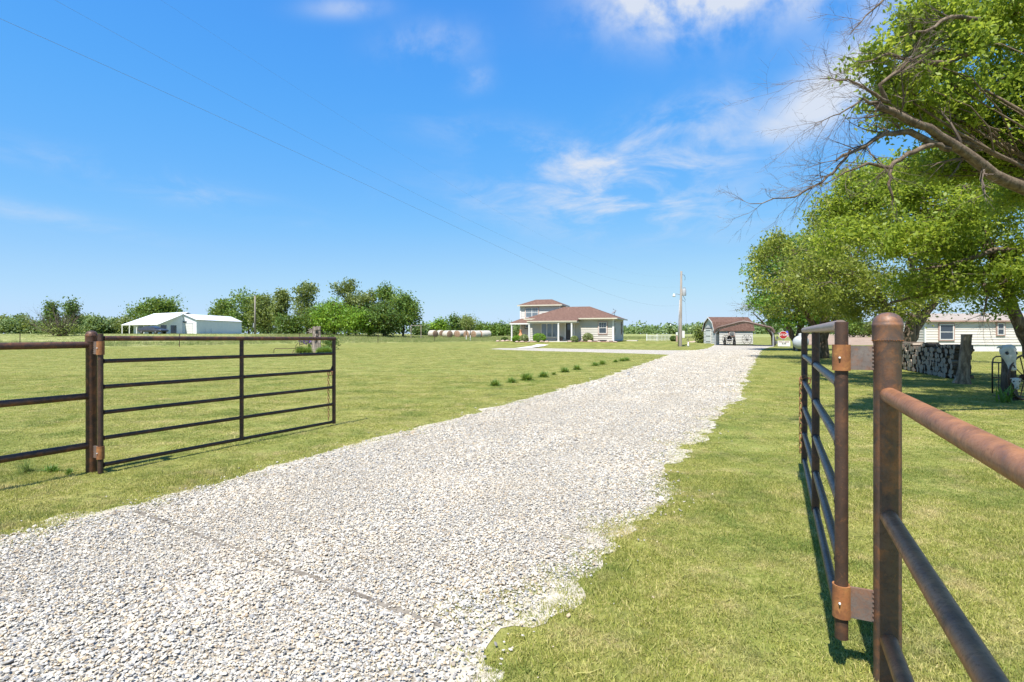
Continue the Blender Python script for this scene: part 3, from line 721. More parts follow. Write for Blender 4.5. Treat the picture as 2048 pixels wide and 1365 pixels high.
def window(parent, Mx, x0, x1, z0, z1, fm, gm, cols=1, sash=True, grid=None, trim=None, t=.055, sill=False):
    """a window proud of the wall: frame, panes, glazing bars, optional outer trim"""
    m = MB(); o = -.05
    for a in ((x0, x1, z0, z0 + t), (x0, x1, z1 - t, z1), (x0, x0 + t, z0 + t, z1 - t), (x1 - t, x1, z0 + t, z1 - t)):
        m.box(a[0], a[1], o, .03, a[2], a[3], M=Mx)
    w = m.build('window', fm, parent)
    if trim:
        m = MB(); q = .09
        for a in ((x0 - q, x1 + q, z1, z1 + q), (x0 - q, x1 + q, z0 - q, z0), (x0 - q, x0, z0, z1), (x1, x1 + q, z0, z1)):
            m.box(a[0], a[1], -.04, .02, a[2], a[3], M=Mx)
        m.build('casing', trim, w)
    cw = (x1 - x0 - 2 * t) / cols
    for c in range(cols):
        a, b = x0 + t + c * cw, x0 + t + (c + 1) * cw
        if c: mm = MB(); mm.box(a - t * .7, a + t * .7, -.045, .02, z0 + t, z1 - t, M=Mx); mm.build('mullion', fm, w)
        zs = [z0 + t, .5 * (z0 + z1), z1 - t] if sash else [z0 + t, z1 - t]
        for k in range(len(zs) - 1):
            mm = MB(); yy = -.012 if k else -.022
            mm.box(a, b, yy, yy + .008, zs[k], zs[k + 1], M=Mx); mm.build('pane', gm if (k == 0 or not grid) else grid[2] if len(grid) > 2 else gm, w)
        if sash: mm = MB(); mm.box(a, b, -.04, .0, zs[1] - t * .4, zs[1] + t * .4, M=Mx); mm.build('sash_rail', fm, w)
        if grid:
            mm = MB(); gx, gzn = grid[0], grid[1]
            for k in range(1, gx): xx = a + (b - a) * k / gx; mm.box(xx - .011, xx + .011, -.03, -.004, zs[-2], zs[-1], M=Mx)
            for k in range(1, gzn): zz_ = zs[-2] + (zs[-1] - zs[-2]) * k / gzn; mm.box(a, b, -.031, -.005, zz_ - .011, zz_ + .011, M=Mx)
            mm.build('glazing_bars', fm, w)['kind'] = 'stuff'
    if sill: mm = MB(); mm.box(x0 - .06, x1 + .06, -.1, .0, z0 - .06, z0 - .002, M=Mx); mm.build('sill', fm, w)
    return w
def slab(m, quad, th, mi=0):
    """a roof plane with thickness"""
    q = [Vector(p) for p in quad]; n = (q[1] - q[0]).cross(q[2] - q[0]).normalized()
    if n.z < 0: q = q[::-1]; n = -n
    k = len(q); vs = q + [p - Vector((0, 0, th)) for p in q]
    m.add(vs, [tuple(range(k)), tuple(range(k, 2 * k))[::-1]] + [(i, i + k, (i + 1) % k + k, (i + 1) % k) for i in range(k)], mi)

# ------------------------------------------------------------------ the farmhouse
hz = .60
H = thing('farmhouse', 'cream two storey farmhouse with brown hipped roofs and porch', 'house', (*HOUSE_P, hz), -HOUSE_A)
m = MB(); W_, Dp = -10.0, 7.0
m.box(W_, -.02, .02, Dp, -.7, .3, 1)
lap_wall(m, (W_, 0), (0, 0), .12, 2.62); lap_wall(m, (0, 0), (0, Dp), .12, 2.62); lap_wall(m, (0, Dp), (W_, Dp), .12, 2.62); lap_wall(m, (W_, Dp), (W_, 0), .12, 2.62)
m.build('wall', [M['siding'], M['concrete']], H)
m = MB(); lap_wall(m, (-12.4, 4.0), (W_ - .01, 4.0), .1, 2.6); lap_wall(m, (-12.4, 7.2), (-12.4, 4.0), .1, 2.6); lap_wall(m, (W_ - .01, 7.2), (-12.4, 7.2), .1, 2.6)
m.build('wing_wall', M['siding'], H)
m = MB(); lap_wall(m, (-12.4, 4.0), (-7.3, 4.0), 2.6, 4.5); lap_wall(m, (-7.3, 4.0), (-7.3, 7.2), 2.6, 4.5); lap_wall(m, (-7.3, 7.2), (-12.4, 7.2), 2.6, 4.5); lap_wall(m, (-12.4, 7.2), (-12.4, 4.0), 2.6, 4.5)
m.build('upper_wall', M['siding_white'], H)
for x, y, z0, z1 in ((.0, .0, .12, 2.6), (-7.3, 4.0, 2.6, 4.48), (-12.4, 4.0, .1, 4.48), (.0, 7.0, .12, 2.6)):
    m = MB(); m.box(x - .085, x + .085, y - .085, y + .085, z0, z1); m.build('corner_board', M['white'], H)
# main hip roof
ov = .48; zE, zR = 2.68, 4.2
A_, B_, C_, D_ = (W_ - ov, -ov, zE), (ov, -ov, zE), (ov, Dp + ov, zE), (W_ - ov, Dp + ov, zE)
r1, r2 = (W_ + 3.5, Dp / 2, zR), (-3.4, Dp / 2, zR)
m = MB()
for q in ((A_, B_, r2, r1), (B_, C_, r2), (C_, D_, r1, r2), (D_, A_, r1)): slab(m, q, .05)
rf = m.build('roof', M['shingle'], H)
m = MB(); m.box(W_ - ov, ov, -ov, Dp + ov, zE - .09, zE - .055); m.build('soffit', M['white'], rf)
for a in ((W_ - ov, ov, -ov - .07, -ov, 0), (ov, ov + .07, -ov - .07, Dp + ov, 0)):
    m = MB(); m.box(a[0], a[1], a[2], a[3], zE - .13, zE + .012); m.build('gutter', M['fascia'], rf)
m = MB(); m.tube([(.1, -.08, 2.55), (.1, -.08, .1), (.1, -.45, .03)], .035, 8); m.build('downpipe', M['white'], H)
# porch roof in front of the main block
m = MB(); x0, x1, yf = -9.65, -3.75, -1.75
zf = 2.36; k = (zR - zE) / (Dp / 2 + ov)
ze2 = zE + k * .45
slab(m, ((x0, yf, zf), (x1, yf, zf), (x1 - .35, .0, ze2 + .02), (x0 + 1.0, .0, ze2 + .02)), .05)
slab(m, ((x0, yf, zf), (x0 + 1.0, 0, ze2 + .02), (x0 + .3, .0, 2.5)), .05)
slab(m, ((x1, yf, zf), (x1, -.1, zf + .28), (x1 - .35, .0, ze2 + .02)), .05)
pr_ = m.build('porch_roof', M['shingle'], H)
m = MB(); m.box(x0 + .05, x1 - .05, yf - .02, yf + .10, zf - .24, zf - .052); m.box(x0 + .05, x1 - .05, yf + .1, -.02, zf - .1, zf - .07); m.box(x1 - .17, x1 - .051, yf + .1, -.03, zf - .24, zf - .052); m.build('porch_beam', M['fascia'], pr_)
m = MB(); m.box(x0, x1, yf - .09, yf - .021, zf - .1, zf + .01); m.build('gutter', M['fascia'], pr_)
for x in (-9.42, -5.92, -4.38):
    m = MB(); m.lathe([(.13, -.12), (.13, .06), (.105, .07), (.105, 1.95), (.13, 1.97), (.13, 2.09)], 20, (x, yf + .12, .04)); m.build('column', M['white'], H, auto=40)
# left wing porch
m = MB(); a0, a1, yw = -13.3, -9.7, 2.35
slab(m, ((a0, yw, 2.28), (a1, yw, 2.28), (a1, 4.0, 2.82), (a0 + .9, 4.0, 2.82)), .05); slab(m, ((a0, yw, 2.28), (a0 + .9, 4.0, 2.82), (a0 + .1, 5.2, 2.3)), .05)
wr = m.build('wing_porch_roof', M['shingle'], H)
m = MB(); m.box(a0, a1, yw - .05, yw + .07, 2.06, 2.225); m.box(a0, a0 + .1, yw + .07, 4.6, 2.06, 2.225); m.build('porch_beam', M['white'], wr)
m = MB(); m.lathe([(.13, -.3), (.13, .05), (.1, .06), (.1, 1.95), (.13, 1.97), (.13, 2.06)], 20, (-13.05, yw + .1, 0)); m.build('column', M['white'], H, auto=40)
# upper roof
o2 = .35; zu, zt = 4.52, 5.3
m = MB(); a, b, c, d = (-12.4 - o2, 4 - o2, zu), (-7.3 + o2, 4 - o2, zu), (-7.3 + o2, 7.2 + o2, zu), (-12.4 - o2, 7.2 + o2, zu)
q1, q2 = (-10.9, 5.6, zt), (-8.75, 5.6, zt)
for q in ((a, b, q2, q1), (b, c, q2), (c, d, q1, q2), (d, a, q1)): slab(m, q, .05)
ur = m.build('upper_roof', M['shingle'], H)
m = MB(); m.box(-12.4 - o2, -7.3 + o2, 4 - o2 - .05, 4 - o2, zu - .14, zu + .01); m.box(-7.3 + o2, -7.3 + o2 + .05, 4 - o2 - .05, 7.2 + o2, zu - .14, zu + .01); m.box(-12.4 - o2, -7.3 + o2, 4 - o2, 7.2 + o2, zu - .09, zu - .055)
m.build('fascia', M['fascia'], ur)
front = frame_M((0, -.06, 0), (1, 0)); upper = frame_M((0, 3.94, 0), (1, 0)); side = frame_M((.06, 0, 0), (0, 1))
window(H, front, -1.62, -.72, .92, 2.22, M['white'], M['glass'], 1, True, (3, 2), M['trim_rose'])
window(H, front, -8.45, -6.4, .5, 2.12, M['white'], M['glass_pale'], 3, False, None, M['fascia'])
window(H, upper, -11.72, -10.05, 2.95, 4.18, M['white'], M['glass_pale'], 2, True, (3, 2), M['trim_rose'])
window(H, upper, -11.75, -10.55, 1.62, 2.06, M['white'], M['glass'], 2, False, None, M['black'])
window(H, side, .35, 1.05, .92, 2.22, M['white'], M['glass'], 1, True, (3, 2), M['trim_brown'])
window(H, side, 5.6, 6.4, .92, 2.22, M['white'], M['glass'], 1, True, (3, 2), M['trim_brown'])
m = MB(); m.box(-5.45, -4.55, -.05, .04, .22, 2.2, M=Matrix.Translation((0, -.05, 0))); dr = m.build('front_door', M['black'], H)
m = MB(); 
for a in ((-5.58, -5.452, .2, 2.3), (-4.548, -4.42, .2, 2.3), (-5.452, -4.548, 2.202, 2.3)): m.box(a[0], a[1], -.13, .0, a[2], a[3])
m.build('door_frame', M['white'], dr)
m = MB(); m.box(-5.28, -4.72, -.112, -.101, 1.35, 2.0); m.build('door_pane', M['glass'], dr)
m = MB(); m.lathe([(.02, 0), (.035, .03), (.02, .06)], 10, (-4.64, -.11, 1.15)); m.build('handle', M['galv'], dr, True)
m = MB(); m.box(-9.6, -3.8, -1.85, .0, -.6, .06); m.build('porch_floor', M['concrete'], H)
m = MB(); m.box(-13.4, -10.502, 2.2, 4.0, -.6, .04); m.build('porch_floor', M['concrete'], H)
m = MB(); m.box(.75, 2.0, 5.2, 6.3, -.4, .12); m.build('well_cap', M['concrete'], H)
m = MB(); m.box(-1.7, -.7, -.09, -.06, .05, .2); m.build('crawl_vent', M['black'], H)
# satellite dish on the back corner of the roof
dish = thing('satellite_dish', 'small grey satellite dish on the right roof slope', 'dish')
dp = Matrix.Rotation(-HOUSE_A, 4, 'Z').to_3x3() @ Vector((-.55, 4.3, 0)) + Vector((*HOUSE_P, hz))
dish.location = dp + Vector((0, 0, 3.02))
Mt = Matrix.Rotation(R(-38), 3, 'Y') @ Matrix.Rotation(R(8), 3, 'X')
m = MB(); m.lathe([(.02, 0), (.16, .02), (.28, .07), (.36, .13), (.355, .14), (.27, .085), (.02, .02)], 24, (0, 0, .42), M=Mt); m.build('reflector', M['galv'], dish, True)
m = MB(); m.tube([(0, 0, -.02), (0, 0, .3), (.02, 0, .43)], .025, 8); m.build('mast', M['galv'], dish)
m = MB(); m.tube([Vector((0, 0, .42)) + Mt @ Vector((.3, 0, .1)), Vector((0, 0, .42)) + Mt @ Vector((.1, 0, .42))], .012, 6); m.lathe([(.03, 0), (.04, .05), (.03, .09)], 8, Vector((0, 0, .42)) + Mt @ Vector((.1, 0, .4))); m.build('feed_arm', M['black'], dish)
def hw(x, y): p = Matrix.Rotation(-HOUSE_A, 4, 'Z').to_3x3() @ Vector((x, y, 0)) + Vector((*HOUSE_P, 0)); return Vector((p.x, p.y, g(p.x, p.y)))
# planted beds along the house
def bed(pts, label):
    m = MB(); b = [hw(*p) for p in pts]; c = sum(b, Vector()) / len(b)
    vs = [(p.x, p.y, p.z - .1) for p in b] + [(c.x + (p.x - c.x) * .97, c.y + (p.y - c.y) * .97, p.z + .07) for p in b]; n = len(b)
    m.add(vs, [tuple(range(n, 2 * n))] + [(i, (i + 1) % n, (i + 1) % n + n, i + n) for i in range(n)])
    tag(m.build('planting_bed', M['mulch']), label, 'bed', kind='structure')
bed([(-14.4, 1.0), (-12, .2), (-10.6, -2.6), (-6.9, -2.9), (-6.9, -1.9), (-10.6, -1.9), (-10.7, 2.1), (-14.3, 2.1)], 'mulched bed with stone edging left of the porch')
bed([(-4.6, -1.95), (-4.3, -2.5), (-3.4, -1.2), (.4, -1.0), (.6, -.05), (-3.7, -.05)], 'mulched bed under the right hand front window')
rk = random.Random(5)
def rock_mesh(seed, mat, flat=.6):
    rr = random.Random(seed); bm = bmesh.new(); bmesh.ops.create_icosphere(bm, subdivisions=2, radius=1); off = Vector((seed * 7.1, 0, 0))
    for v in bm.verts: v.co = Vector((v.co.x, v.co.y * .8, v.co.z * flat)) * (1 + .35 * mnoise.noise(v.co * .9 + off))
    me = bpy.data.meshes.new('rock'); bm.to_mesh(me); bm.free(); me.materials.append(mat); return me
rms = [rock_mesh(s, M['rock']) for s in range(5)]
edge_pts = [(-14.4, 1.0), (-13.6, .7), (-12.9, .4), (-12.1, .1), (-11.5, -.8), (-11.0, -1.7), (-10.6, -2.6), (-9.9, -2.75), (-9.1, -2.85), (-8.3, -2.9), (-7.5, -2.9), (-6.9, -2.9), (-4.5, -2.2), (-4.0, -1.9), (-3.4, -1.2), (-2.4, -1.2), (-1.4, -1.1), (-.4, -1.05), (.4, -1.0)]
for i, (x, y) in enumerate(edge_pts):
    p = hw(x, y); o = link('edging_stone', rms[i % 5]); s = rk.uniform(.2, .34)
    o.location = p + Vector((0, 0, s * .25)); o.scale = (s, s, s * .7); o.rotation_euler = (0, 0, rk.uniform(0, 6))
    tag(o, 'rough reddish stone edging the flower bed by the house', 'stone', 'edging stones of the house beds')
# clay chiminea and dark pots on the porch
p = hw(-11.35, .9); ch = thing('chiminea', 'orange terracotta chiminea standing between porch shrubs', 'chiminea', p + Vector((0, 0, .07)), R(20))
m = MB(); m.lathe([(.17, 0), (.2, .04), (.14, .12), (.25, .28), (.31, .45), (.29, .62), (.19, .78), (.13, .9), (.115, 1.2), (.16, 1.26), (.15, 1.3), (.1, 1.29)], 24); m.build('clay_body', M['terracotta'], ch, True)
m = MB(); m.prism([(-.13, .32), (.13, .32), (.15, .45), (.1, .58), (-.1, .58), (-.15, .45)], .06, Matrix.Translation((0, -.335, 0))); m.build('fire_mouth', M['black'], ch)
for x, lab in ((-5.85, 'black planter left of the front door'), (-4.12, 'black planter right of the front door')):
    p = hw(x, -.75); pt = thing('planter', lab, 'planter', (p.x, p.y, hz + .06))
    m = MB(); m.lathe([(.17, 0), (.19, .05), (.25, .4), (.27, .42), (.27, .46), (.23, .46), (.21, .42)], 20); m.build('pot', M['black'], pt, auto=40)
    link('foliage', blades(40, .16, .12, .3, .012, .6, 3, 2, M['leaf_dk'], 'foliage'), pt).location = (0, 0, .42)

# ------------------------------------------------------------------ carport, shed and what stands there
zc_ = g(CPC.x, CPC.y); cp = thing('carport', 'brown metal carport with low arched roof at the drive end', 'carport', (CPC.x, CPC.y, zc_), math.atan2(DRV.y, DRV.x) - math.pi / 2)
prof = [(-3.05, 1.45), (-3.0, 1.72), (-2.85, 1.92), (-2.6, 2.06), (-1.3, 2.40), (-.5, 2.62), (0, 2.70), (.5, 2.62), (1.3, 2.40), (2.6, 2.06), (2.85, 1.92), (3.0, 1.72), (3.05, 1.45)]
m = MB(); L_ = 4.2; nP = len(prof)
for s_, off in ((0, 0), (1, -.14)):
    for y in (0, L_): m.v += [(x * (1 if s_ == 0 else .985), y, z + off) for x, z in prof]
def rc(a, i): return a * nP + i
for i in range(nP - 1):
    m.f += [(rc(0, i), rc(0, i + 1), rc(1, i + 1), rc(1, i)), (rc(2, i), rc(3, i), rc(3, i + 1), rc(2, i + 1)), (rc(0, i), rc(2, i), rc(2, i + 1), rc(0, i + 1)), (rc(1, i), rc(1, i + 1), rc(3, i + 1), rc(3, i))]; m.m += [0] * 4
m.f += [(0, nP, 3 * nP, 2 * nP), (nP - 1, 3 * nP - 1, 4 * nP - 1, 2 * nP - 1)]; m.m += [0, 0]
m.build('roof_sheet', M['carport'], cp)
m = MB(); m.tube([(x * .99, -.03, z - .02) for x, z in prof], .12, 10); m.build('front_rim', M['carport'], cp, auto=50)
for y in (0.08, 2.1, 4.1):
    for sx_ in (-1, 1):
        m = MB(); m.box(sx_ * 2.93 - .08, sx_ * 2.93 + .08, y - .08, y + .08, 0, 1.80); m.build('leg', M['galv'], cp)
for sx_ in (-1, 1):
    m = MB(); m.tube([(sx_ * 2.9, .06, 1.35), (sx_ * 2.3, .06, 2.08)], .025, 6); m.build('brace', M['galv'], cp)
    m = MB(); m.box(sx_ * 2.93 - .03, sx_ * 2.93 + .03, -.3, 4.3, .0, .06); m.build('base_rail', M['galv'], cp)

SH = Vector((24.5, 66.5)); za = R(4.5); zs_ = g(*SH); sd = thing('garden_shed', 'white gambrel roofed shed with brown shingles behind carport', 'shed', (*SH, zs_), za)
GW, SL, hwl = 3.0, 4.8, 1.72
gam = [(0, hwl), (.42, 2.62), (GW / 2, 3.22), (GW - .42, 2.62), (GW, hwl)]
m = MB(); lap_wall(m, (0, 0), (SL, 0), .02, hwl, .19); lap_wall(m, (0, GW), (0, 0), .02, hwl, .19); lap_wall(m, (SL, 0), (SL, GW), .02, hwl, .19); lap_wall(m, (SL, GW), (0, GW), .02, hwl, .19)
for x in (0.003, SL - .003): m.add([(x, y, z) for y, z in gam], [tuple(range(5))])
m.box(.02, SL - .02, .02, GW - .02, -.4, .05)
m.build('wall', M['siding_white'], sd)
m = MB(); e = .18
gy_ = [(-.16, hwl - .12), (.36, 2.66), (GW / 2, 3.3), (GW - .36, 2.66), (GW + .16, hwl - .12)]
for i in range(4):
    (ya, za_), (yb, zb) = gy_[i], gy_[i + 1]; slab(m, ((-e, ya, za_), (SL + e, ya, za_), (SL + e, yb, zb), (-e, yb, zb)), .05)
sr = m.build('roof', M['shingle_shed'], sd)
m = MB()
for i in range(4):
    (ya, za_), (yb, zb) = gy_[i], gy_[i + 1]; m.add([(-e - .03, ya, za_ + .01), (-e - .03, yb, zb + .01), (-e - .03, yb, zb - .14), (-e - .03, ya, za_ - .14), (-e, ya, za_ + .01), (-e, yb, zb + .01), (-e, yb, zb - .14), (-e, ya, za_ - .14)], [(0, 1, 2, 3), (7, 6, 5, 4), (0, 4, 5, 1), (3, 2, 6, 7)])
m.build('barge_board', M['white'], sr)
gab = frame_M((-.06, GW, 0), (0, -1))
m = MB(); m.box(GW - 2.2, GW - .85, -.05, .0, .06, 1.82, M=gab); dd = m.build('door', M['white'], sd)
for zz in (.25, .95, 1.62):
    m = MB(); m.box(GW - 2.15, GW - .9, -.065, -.051, zz - .03, zz + .03, M=gab); m.build('hinge_strap', M['black'], dd)
m = MB(); m.box(GW - 2.35, GW - .7, -.06, .0, 1.84, 1.95, M=gab); m.build('door_head', M['black'], dd)
sf = frame_M((0, -.06, 0), (1, 0))
window(sd, sf, 1.82, 2.42, .98, 1.46, M['white'], M['glass'], 1, False, (2, 2), M['trim_brown'])
m = MB(); m.box(1.7, 2.54, -.05, 0, 1.56, 1.70, M=sf); m.build('window_hood', M['trim_brown'], sd)

# wagon wheels leaning on the shed wall
def wagon_wheel(px, D, r_, label, tilt):
    p = at(px, 680, D); z = g(p.x, p.y)
    t_ = thing('wagon_wheel', label, 'wheel', (p.x, p.y, z), R(3), 'wagon wheels leaning on the shed'); t_.rotation_euler = (tilt, 0, R(3))
    m = MB(); m.torus((0, 0, r_), r_ - .03, .03, None, 32, 6); m.build('rim', M['pole'], t_, True)
    m = MB(); m.lathe([(.07, -.1), (.09, -.05), (.09, .05), (.06, .12)], 14, (0, 0, r_), M=Matrix.Rotation(R(90), 3, 'X')); m.build('hub', M['black'], t_, True)
    for k in range(12):
        a = k * math.pi / 6; m = MB(); m.tube([(.07 * math.cos(a), 0, r_ + .07 * math.sin(a)), ((r_ - .04) * math.cos(a), 0, r_ + (r_ - .04) * math.sin(a))], .022, 6); m.build('spoke', M['pole'], t_)
wagon_wheel(1494.5, 65.6, .62, 'old wooden wagon wheel right of the shed window', R(-8))
wagon_wheel(1455, 65.6, .62, 'old wooden wagon wheel partly hidden behind quad bike', R(-8))

def quad_bike(px, D, label):
    p = at(px, 690, D); t_ = thing('quad_bike', label, 'quad bike', (p.x, p.y, g(p.x, p.y)), R(-20)); t_.scale = (1.12, 1.12, 1.05)
    tm = MB(); tm.lathe([(.12, -.11), (.24, -.12), (.29, -.07), (.30, 0), (.29, .07), (.24, .12), (.12, .11)], 20, M=Matrix.Rotation(R(90), 3, 'Y'))
    tme = tm.mesh('tyre', M['black_rough'], True)
    rm = MB(); rm.lathe([(.05, -.10), (.13, -.08), (.14, .08), (.05, .10)], 14, M=Matrix.Rotation(R(90), 3, 'Y')); rme = rm.mesh('rim', M['galv'], True)
    for x in (-.45, .45):
        for y in (-.55, .62):
            w = bpy.data.objects.new('wheel', tme); COL.objects.link(w); w.parent = t_; w.location = (x, y, .30); link('rim', rme, w)
    m = MB(); m.tube([(0, -.75, .55), (0, -.45, .66), (0, 0, .62), (0, .5, .66), (0, .85, .6)], [.14, .22, .2, .24, .15], 12); m.build('body', M['black'], t_, True)
    for sx_ in (-1, 1):
        for y0, y1 in ((-.95, -.2), (.25, 1.0)):
            m = MB(); pts = [(sx_ * .45, y0 + (y1 - y0) * k / 6, .56 + .16 * math.sin(math.pi * (k + .6) / 7)) for k in range(7)]
            m.tube(pts, [.10, .17, .19, .19, .19, .17, .1], 10, flat=.45); m.build('fender', M['black'], t_, True)
        m = MB(); m.lathe([(.03, -.02), (.06, 0), (.065, .04), (.02, .05)], 12, (sx_ * .2, -.86, .66), M=Matrix.Rotation(R(90), 3, 'X')); m.build('headlight', M['glass_pale'], t_, True)
    m = MB(); m.tube([(0, -.1, .76), (0, .3, .84), (0, .65, .82)], [.1, .17, .13], 10, flat=1.2); m.build('seat', M['black_rough'], t_, True)
    m = MB(); m.tube([(-.42, -.2, 1.05), (-.2, -.3, 1.06), (0, -.34, 1.02), (.2, -.3, 1.06), (.42, -.2, 1.05)], .022, 8); m.tube([(0, -.34, 1.02), (0, -.42, .7)], .03, 8); m.build('handlebar', M['black'], t_, True)
    m = MB()
    for k in range(5): m.tube([(-.32 + .16 * k, -.98, .83), (-.32 + .16 * k, -.4, .86)], .012, 6)
    m.tube([(-.36, -.98, .83), (.36, -.98, .83)], .014, 6); m.tube([(-.36, -.42, .86), (.36, -.42, .86)], .014, 6); m.build('front_rack', M['black'], t_)
    m = MB(); m.tube([(-.28, -.95, .45), (-.28, -1.05, .62), (.28, -1.05, .62), (.28, -.95, .45)], .02, 8); m.build('bumper', M['galv'], t_)
quad_bike(1459, 62.0, 'black quad bike parked under the carport')

def text_obj(txt, size, mat, parent, Mx, name='lettering', depth=.004):
    c = bpy.data.curves.new(name, 'FONT'); c.body = txt; c.size = size; c.align_x = 'CENTER'; c.align_y = 'CENTER'; c.extrude = depth; c.offset = size * .012
    o = bpy.data.objects.new(name, c); COL.objects.link(o); dg = bpy.context.evaluated_depsgraph_get(); me = bpy.data.meshes.new_from_object(o.evaluated_get(dg))
    bpy.data.objects.remove(o); n = link(name, me, parent); me.materials.clear(); me.materials.append(mat); n.matrix_local = Mx; return n
p = at(1566.5, 690, 56.0); zg = g(p.x, p.y)
sp = thing('stop_sign', 'red octagonal stop sign beside the carport', 'sign', (p.x, p.y, zg), R(-22))
m = MB(); m.box(-.03, .03, 0, .03, -.2, 1.75); m.build('post', M['galv'], sp)
oc = lambda r_: [(r_ * math.cos(R(22.5 + 45 * k)), r_ * math.sin(R(22.5 + 45 * k))) for k in range(8)]
zst = at(1566, 670.5, 56).z - zg
m = MB(); m.prism([(x, z + zst) for x, z in oc(.415)], .006, Matrix.Translation((0, -.012, 0))); m.build('sign_border', M['white'], sp)
m = MB(); m.prism([(x, z + zst) for x, z in oc(.378)], .006, Matrix.Translation((0, -.02, 0))); pl_ = m.build('sign_face', M['red'], sp)
text_obj('STOP', .31, M['white'], pl_, Matrix.Translation((0, -.027, zst)) @ Matrix.Rotation(R(90), 4, 'X'))
p = at(1568, 690, 55.0); zg = g(p.x, p.y)
ws = thing('yard_sign', 'white yard sign with two dark lines of lettering under stop sign', 'sign', (p.x, p.y, zg), R(-22))
m = MB(); m.box(-.56, .56, -.012, .012, .12, .66); bd = m.build('board', M['white'], ws)
for x in (-.4, .4): m = MB(); m.box(x - .02, x + .02, .013, .035, -.15, .6); m.build('stake', M['galv'], ws)
for z, xs_ in ((.55, [(-.5, -.12), (-.06, .02), (.08, .46)]), (.42, [(-.2, -.05), (.0, .2)]), (.27, [(-.22, .22)])):
    for a, b in xs_: m = MB(); m.box(a, b, -.016, -.0125, z - (.045 if z > .3 else .015), z + (.045 if z > .3 else .015)); m.build('lettering_line', M['trim_brown'] if z > .5 else M['black'], bd)
# spinning garden ornament with blue and pink vanes behind the sign
p = at(1578, 690, 57.5); zg = g(p.x, p.y); wg = thing('garden_spinner', 'blue and pink garden spinner behind the stop sign', 'ornament', (p.x, p.y, zg), R(-20))
M['blue'] = pm('blue_vane', (.06, .05, .42)); M['pink'] = pm('pink_vane', (.55, .2, .3))
m = MB(); m.tube([(0, 0, -.1), (0, 0, 1.45)], .015, 6); m.build('stake', M['galv'], wg)
for k in range(8):
    a = k * math.pi / 4; m = MB(); c_, s_ = math.cos(a), math.sin(a)
    m.add([(.03 * c_, -.02, 1.4 + .03 * s_), (.3 * c_ - .09 * s_, -.05, 1.4 + .3 * s_ + .09 * c_), (.38 * c_, -.02, 1.4 + .38 * s_), (.3 * c_ + .09 * s_, .02, 1.4 + .3 * s_ - .09 * c_)], [(0, 1, 2), (0, 2, 3)]); m.build('vane', M['blue'] if k % 2 else M['pink'], wg)
p = at(1557, 690, 58.5); zg = g(p.x, p.y); cr = thing('potting_rack', 'dark metal plant rack beside the carport leg', 'rack', (p.x, p.y, zg), R(-22))
for x in (-.4, .5):
    for y in (0, .35): m = MB(); m.tube([(x, y, -.05), (x, y, 1.5)], .02, 6); m.build('leg', M['black'], cr)
for z in (.3, .8, 1.3): m = MB(); m.box(-.4, .5, 0, .35, z - .015, z + .015); m.build('shelf', M['black'], cr)
for i, (x, z, s_) in enumerate(((-.2, .315, .13), (.15, .315, .1), (-.1, .815, .12), (.3, .815, .1), (0, 1.315, .11))):
    pt = thing('flower_pot', ['grey pot left on lowest rack shelf', 'terracotta pot right on lowest rack shelf', 'grey pot left on middle rack shelf', 'terracotta pot right on middle rack shelf', 'grey pot alone on the top rack shelf'][i], 'pot', Vector((p.x, p.y, zg)) + Matrix.Rotation(R(-22), 3, 'Z') @ Vector((x, .17, z)), 0, 'pots on the plant rack')
    m = MB(); m.lathe([(s_ * .6, 0), (s_, s_ * 1.5), (s_ * 1.1, s_ * 1.5), (s_ * 1.1, s_ * 1.75), (s_ * .8, s_ * 1.7)], 14); m.build('pot', M['terracotta'] if i % 2 else M['galv'], pt, auto=40)
    link('plant', blades(16, s_ * .6, .12, .3, .012, .5, i, 2, M['leaf_mid'], 'plant'), pt).location = (0, 0, s_ * 1.6)

# propane tank
p = at(1600, 703, 43.5); zg = g(p.x, p.y); axis = Vector((.50, .866, 0))
tk = thing('propane_tank', 'pale grey propane tank lying beneath the trees', 'tank', (p.x, p.y, zg), math.atan2(axis.y, axis.x) - math.pi / 2)
rr_ = .55; m = MB(); pf = [(rr_ * math.sin(a), -.42 * math.cos(a)) for a in np.linspace(.02, math.pi / 2, 8)] + [(rr_, .6), (rr_ * 1.004, .61), (rr_ * 1.004, .64), (rr_, .65), (rr_, 2.6)] + [(rr_ * math.cos(a), 2.6 + .42 * math.sin(a)) for a in np.linspace(.1, 1.55, 7)]
m.lathe(pf, 32, (0, .3, .72), M=Matrix.Rotation(R(-90), 3, 'X')); m.build('tank_shell', M['tank'], tk, True)
m = MB(); m.lathe([(.2, 0), (.2, .16), (.17, .2), (.05, .22)], 18, (0, 1.4, 1.23)); m.build('valve_dome', M['tank'], tk, auto=40)
for y in (.7, 2.4):
    for x in (-.3, .3): m = MB(); m.box(x - .05, x + .05, y - .04, y + .04, 0, .3); m.build('leg', M['galv'], tk)

